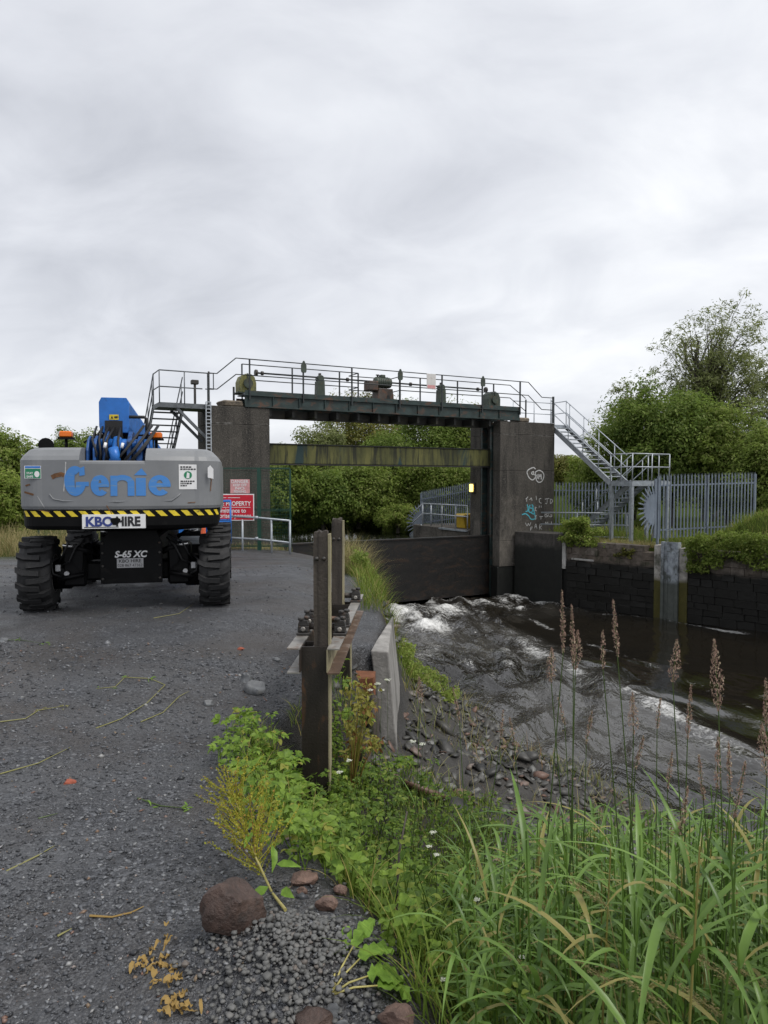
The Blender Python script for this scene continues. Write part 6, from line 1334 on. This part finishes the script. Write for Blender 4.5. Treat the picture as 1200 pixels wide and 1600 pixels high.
def wide_leaf(p, d, L, W, droop=.5, K=8, wave=.15, seed=0):
    rr = np.random.default_rng(seed); p = np.array(p); d = unit(np.array(d, float)); s = unit(np.cross(d, [0, 0, 1])); V, Fc = [], []; up = np.cross(s, d); pos = p.copy(); dd = d.copy()
    for k in range(K + 1):
        t = k / K; w = W * (sin(pi * min(1, t * .92 + .06)) ** .75) * .5; wv = wave * w * rr.normal(size=2); V += [pos - s * w + up * (.25 * w + wv[0]), pos, pos + s * w + up * (.25 * w + wv[1])]; dd = unit(dd + np.array([0, 0, -droop / K])); pos = pos + dd * L / K; up = np.cross(s, dd)
    for k in range(K):
        for j in (0, 1): Fc.append([k * 3 + j, k * 3 + j + 1, k * 3 + j + 4, k * 3 + j + 3])
    return np.array(V), np.array(Fc)
c0 = hit(515, 1556)
t = thing('dock_rosette', 'broad-leaved young dock growing at the edge of the pebble heap', 'plant', 'W', tuple(c0))
for i, (px, py, D, L, W, dr) in enumerate(((530, 1500, 2.22, .15, .05, .3), (562, 1498, 2.2, .14, .075, .6), (575, 1525, 2.15, .13, .08, .9), (552, 1478, 2.25, .12, .06, .2), (590, 1540, 2.12, .12, .075, 1.0))):
    p = at(px, py, D); d = Vector(p) - c0; MB().tube([c0, c0.lerp(p, .5) + Vector((0, 0, .01)), p], [.004, .0032, .0025], 6).build('leaf_stalk', MT['dock_stalk'], t); V, Fc = wide_leaf(p, (d.x * 1.3 + (.02 if i else -.01), d.y, abs(d.z) * (1.2 if dr < .5 else .5)), L, W, dr, 14, .35, i); link('leaf', fast_mesh('leaf', V - np.array(c0), Fc, True), MT['dock_leaf'], t)
# withered yellow plant lying on the gravel
w0 = hit(252, 1462); t = thing('withered_plant', 'withered yellow-brown plant lying on the gravel', 'dead plant', 'W', tuple(w0)); pts = [hit(px, py) + Vector((0, 0, .012)) for px, py in ((262, 1465), (250, 1512), (262, 1540), (270, 1565), (285, 1590))]
MB().tube(pts, .0035, 6).build('stalk', MT['dead'], t)
rr = random.Random(4)
for i in range(46):
    f = rr.random() ** .8 * (len(pts) - 1.001); k0 = int(f); p = pts[k0].lerp(pts[k0 + 1], f - k0) + Vector((rr.gauss(0, .022), rr.gauss(0, .016), .004 + .02 * rr.random()))
    if i > 38: p = pts[1] + Vector((-.012 * (i - 38), rr.gauss(0, .006), .01))
    V, Fc = wide_leaf(p, (rr.uniform(-1, 1), rr.uniform(-1, 1), .4), rr.uniform(.022, .05), rr.uniform(.010, .02), 1.6, 7, .8, i); link('leaf', fast_mesh('leaf', V - np.array(w0), Fc, True), MT['dead'], t)
# stalks strewn on the yard
for i, (pp, lb, mt) in enumerate(((((150, 1140), (190, 1125), (230, 1100), (258, 1072), (235, 1062), (195, 1060), (180, 1075), (150, 1078)), 'long bent green and yellow stalk lying across the yard', 'straw'), (((0, 1130), (40, 1125), (60, 1112), (100, 1105)), 'yellowing stalk at the yard side', 'straw'), (((0, 1212), (60, 1195), (110, 1170)), 'thin pale stem below the yellowing stalk', 'straw'),
        (((0, 1002), (30, 1001), (68, 1007)), 'green stalk by the pale stone at the yard side', 'stalk'), (((215, 1250), (250, 1262), (292, 1266)), 'short green sprig on the gravel near the dock', 'stalk'), (((140, 1435), (175, 1437), (205, 1430), (225, 1420)), 'rusty curled stalk above the withered plant', 'dead'), (((10, 1365), (60, 1340), (85, 1325)), 'straight straw lying on the near gravel', 'straw'), (((240, 967), (280, 960), (302, 945)), 'straw lying behind the boom lift wheel', 'straw'), (((220, 1130), (255, 1115), (280, 1090), (295, 1082)), 'thin straw beside the long bent stalk', 'straw'), (((90, 1467), (112, 1455)), 'tiny straw on the near gravel', 'straw'), (((60, 1282), (90, 1274)), 'small green blade on the gravel', 'stalk'))):
    q = [hit(*p) + Vector((0, 0, .010)) for p in pp]; b = MB(); b.tube(q, [.0045] + [.0035] * (len(q) - 2) + [.0015], 5); r = np.random.default_rng(i); t = thing('fallen_stalk', lb, 'stalk', 'W', tuple(q[0])); b.build('stem', MT[mt], t)
    if i in (0, 3, 4, 1):
        P = np.array([q[r.integers(len(q) // 2, len(q))] for _ in range(9)]) + r.normal(size=(9, 3)) * np.array([.02, .02, .002]); V, Fc = leaf_shape(P, r.normal(size=(9, 3)) * np.array([1, 1, .1]), r.normal(size=(9, 3)) * .2 + np.array([0, 0, 1]), r.uniform(.03, .06, 9), r.uniform(.006, .012, 9)); each_leaf(t, V - np.array(q[0]), Fc, 9, MT['dock_leaf' if i != 1 else 'straw'])
# dark dead stem, brown hogweed, umbels
b0 = at(640, 1500, 2.75); b0.z = float(gz_(b0.x, 2.75)); t = thing('dead_stem', 'dark leafless dead stem standing among the weeds', 'dead stem', 'W', tuple(b0)); MB().tube([b0, at(618, 1480, 2.7), at(620, 1400, 2.7), at(624, 1330, 2.72), at(636, 1268, 2.75)], [.009, .008, .006, .005, .003], 6).build('stalk', MT['bark'], t); MB().tube([at(620, 1440, 2.7), at(640, 1420, 2.7), at(655, 1395, 2.72)], [.004, .003, .001], 5).build('twig', MT['bark'], t)
h0 = at(548, 1180, 5.6); h0.z = float(gz_(h0.x, 5.6)); t = thing('hogweed_plant', 'browning hogweed with dry umbels behind the near post', 'plant', 'W', tuple(h0)); r = np.random.default_rng(71)
MT['hog_leaf'] = leaf_mat('browning hogweed leaf', (.15, .17, .03), (.28, .25, .06), (.22, .11, .04), .6, .35, .2, .2, 20); P, T_ = [], []; b = MB()
for k in range(26):
    p = at(535 + 55 * r.random(), 1065 + 120 * r.random(), 5.4 + .6 * r.random()); b.tube([h0, h0.lerp(p, .6) + Vector((0, 0, .05)), p], [.004, .003, .0015], 4, False)
    for q in range(12): P.append(np.array(p) + r.normal(size=3) * .035)
b.build('stalk_mass', MT['hog_leaf'], t)['kind'] = 'stuff'; P = np.array(P); n = len(P); V, Fc = leaf_shape(P, r.normal(size=(n, 3)) + np.array([0, 0, -.4]), r.normal(size=(n, 3)) * .5 + np.array([0, -.4, .7]), r.uniform(.03, .075, n), r.uniform(.015, .035, n)); link('leaf_mass', fast_mesh('leaf_mass', V - np.array(h0), Fc, True), MT['hog_leaf'], t)['kind'] = 'stuff'
MT['petal'] = leaf_mat('white umbel', (.62, .64, .55), (.75, .76, .68), (.45, .5, .25), .7, .2, .15)
for i, (px, py, D) in enumerate(sorted(((545, 1188, 4.9), (530, 1206, 4.7), (590, 1068, 6.0), (605, 1062, 6.1), (578, 1078, 5.9), (596, 1078, 5.8), (645, 1158, 5.2), (660, 1162, 5.3), (670, 1322, 3.0), (682, 1335, 2.9), (676, 1300, 3.0), (745, 1405, 2.5), (692, 1530, 2.2), (815, 1495, 2.1)))):
    p = at(px, py, D); rr = random.Random(i); bx, by_ = p.x + rr.uniform(-.05, .05), D + .05; zb = float(gz_(bx, by_)); c0 = Vector((bx, by_, zb)); s = D * 4.3 / F
    t = thing('umbel_flower', nth(i) + ' small white umbel flower from the left among the bank weeds', 'flower', 'W', (bx, by_, zb), 'white umbel flowers on the bank'); b = MB(); nk = p - Vector((0, 0, s * 1.3)); b.tube([c0, c0.lerp(nk, .6), nk], [.002, .0016, .0012], 4, False)
    r = np.random.default_rng(400 + i); Q = []
    for k in range(9): a = k * 2.4; e = p + Vector((cos(a), sin(a), 0)) * s * sqrt(k / 9) * 1.1 + Vector((0, 0, rr.uniform(-.2, .1) * s)); b.tube([nk, e], [.0008, .0005], 3, False); Q += [np.array(e) + r.normal(size=3) * s * .22 * np.array([1, 1, .4]) for _ in range(10)]
    b.build('stem', MT['stalk'], t); Q = np.array(Q); n = len(Q); V, Fc = leaves_vf(Q, r.normal(size=(n, 3)) * .3 + np.array([0, -.3, 1]), r.normal(size=(n, 3)), np.full(n, s * .35), np.full(n, s * .3)); link('flower_head', fast_mesh('flower_head', V - np.array(c0), Fc), MT['petal'], t)
# far and right bank vegetation
def bank_blades(name, label, n, seed, pick, hmin, hmax, w, mat):
    r = np.random.default_rng(seed); P = pick(r, n); n = len(P); V, Fc = blades_vf(P, r.uniform(hmin, hmax, n), np.full(n, w) * r.uniform(.6, 1.3, n), r.random(n) * 6.28, r.uniform(.05, .5, n), r.uniform(.3, 1.5, n), 3)
    return tag(link(name, fast_mesh(name, V, Fc, True), mat), label, None, None, 'stuff')
def on_r(t0, t1, q0, q1):
    def f(r, n):
        t = r.uniform(t0, t1, n); q = r.uniform(q0, q1, n); a = FR['R'][2]; x = FR['R'][0] + cos(a) * t - sin(a) * q; y = FR['R'][1] + sin(a) * t + cos(a) * q; z = ground_z(x, y); return np.stack([x, y, np.where(q < .45, np.maximum(z, -.95), z)], 1)
    return f
bank_blades('rough_grass', 'bright rough grass on the bank top before the palisade', 9000, 81, on_r(7.2, 17, .32, 4.5), .18, .5, .014, MT['bank_grass'])
bank_blades('ledge_grass', 'brownish grass along the river wall ledge', 3600, 82, on_r(2.4, 6.6, .35, 1.6), .08, .28, .012, MT['straw'])
bank_blades('meadow_grass', 'grass around the staircase foot behind the railing', 5500, 83, on_r(-2, 9, 1.2, 9), .12, .55, .016, MT['bank_grass'])
def on_left(r, n): x = r.uniform(-18, -10, n); y = r.uniform(21, 27, n); return np.stack([x, y, ground_z(x, y)], 1)
bank_blades('dry_grass', 'tall dry yellow grass beyond the boom lift at the yard side', 4200, 84, on_left, .5, 1.1, .018, MT['dry_grass'])
def on_pier(r, n): x = r.uniform(-7, -3.0, n); y = r.uniform(23.6, 25.2, n); return np.stack([x, y, ground_z(x, y)], 1)
bank_blades('pier_foot_grass', 'short brown grass at the foot of the sign pier', 1300, 85, on_pier, .08, .3, .012, MT['straw'])
def leafy(name, label, C, per, leaf, mat, seed, cat, group=None, elong=1.5, wid=.8):
    C = np.array(C); cen = C[:, :3].mean(0) - np.array([0, 0, .5]); V, Fc = clump_leaves(C, per, leaf, seed, cen, elong, wid); base = Vector((cen[0], cen[1], C[:, 2].min())); t = thing(name, label, cat, 'W', tuple(base), group)
    link('foliage', fast_mesh('foliage', V - np.array(base), Fc), mat, t); b = MB(); rr = random.Random(seed)
    for c in C[::6]: limb(b, (c[0], c[1] + .15, c[2] - c[3]), c[:3], .012, .004, rr, 4, 3, .1)
    b.build('stem_mass', MT['bark'], t)['kind'] = 'stuff'; return t
r = np.random.default_rng(90); C = []
for k in range(420):
    t_ = 7.45 + 9 * r.random(); hang = r.random(); q = -.12 - .25 * r.random() + .5 * (1 - hang) * r.random(); z = -.35 - 1.55 * hang * (.55 + .55 * vnoise(t_ * 1.1, 0, 5) + .2) + .25 * sst(7, 9.5, t_); p = fw('R', (t_, q, float(z))); C.append((*p, .2))
leafy('bramble', 'trailing bramble and ivy spilling over the river wall', C, 46, .085, MT['leaf_mid'], 91, 'shrub')
C = [(*fw('R', (2.95 + r.normal() * .35, .12 + r.normal() * .22, -.95 + 1.05 * r.random())), .2) for _ in range(90)]
leafy('bush', 'small bright bush on the river wall beside the graffiti pier', C, 60, .08, MT['leaf_light'], 92, 'bush')
C = [(*fw('R', (5.1 + r.normal() * .22, -.05, -1.25 + .35 * r.random())), .1) for _ in range(18)]
leafy('wall_plant', 'small olive plant rooted in the stone river wall', C, 30, .06, MT['leaf_olive'], 93, 'plant')
C = []
for k in range(560):
    y = 9.9 + 12 * r.random() ** .8; e = np.interp(y, EY, EX); d = r.uniform(-.1, .75) if r.random() < .75 else r.uniform(.5, 1.3); x = e + d
    if vnoise(x * 1.3, y * .7, 66) < -.12: continue
    C.append((x, y, float(ground_z(x, y)) + r.uniform(.02, .25 if d > .3 else .5), .15))
leafy('bank_creeper', 'green creeper along the gravel bank edge beside the river', C, 72, .05, MT['leaf_light'], 94, 'creeper')
def on_edge(r, n): y = r.uniform(10, 21, n); x = np.interp(y, EY, EX) + r.uniform(-.25, .6, n); return np.stack([x, y, ground_z(x, y)], 1)
bank_blades('edge_grass', 'light grass along the gravel bank edge', 2800, 95, on_edge, .2, .6, .010, MT['bank_grass'])
def tuss(r, n): a = r.random(n) * 6.28; q = r.random(n) ** .5; x = -.62 + q * .7 * np.cos(a); y = 17.6 + q * 1.8 * np.sin(a); return np.stack([x, y, ground_z(x, y)], 1)
bank_blades('yellow_grass', 'tall yellow grass tuft at the gravel bank edge before the gate', 2000, 96, tuss, .6, 1.15, .012, MT['dry_grass'])

C = [(*fw('B', (r.uniform(-4, 14), 14.2 + r.random() * 1.6, -1.25 + 1.7 * r.random())), .32) for _ in range(420)]
V, Fc = clump_leaves(C, 60, .15, 97, (0, 44, -1)); tag(link('undergrowth', fast_mesh('undergrowth', V, Fc), MT['leaf_mid']), 'leafy undergrowth along the far canal bank beyond the gate', None, None, 'stuff')

bank_blades('field_grass', 'rough grass behind the palisade under the hawthorns', 4500, 98, on_r(4, 18, 4.4, 13), .25, .7, .022, MT['bank_grass'])

def on_slope(r, n): y = r.uniform(6.8, 15, n); e = np.interp(y, EY, EX); x = e + .35 + r.random(n) * (np.interp(y, WY, WX) - e - .6); k = vnoise(x * 1.5, y * 1.5, 91) > -.05; return np.stack([x[k], y[k], ground_z(x[k], y[k])], 1)
bank_blades('slope_weeds', 'thin straw coloured weeds growing through the bank rubble', 1500, 101, on_slope, .12, .5, .007, MT['straw'])
bank_blades('slope_grass', 'sparse green grass blades growing through the bank rubble', 1100, 102, on_slope, .1, .35, .009, MT['bank_grass'])

tree('wide hedge bush far along the field edge past the yard', -23, 33, -.7, 3.4, 2.6, 1.8, 120, 110, .2, MT['leaf_mid'], 34, 'bush', -.6, .1, .13, G3_, cat='bush')
tree('taller hedge tree beyond the wide hedge bush', -29, 38, -.7, 5.2, 2.8, 2.2, 120, 110, .22, MT['leaf_dark'], 35, 'tree', -.2, .14, .13, G3_)
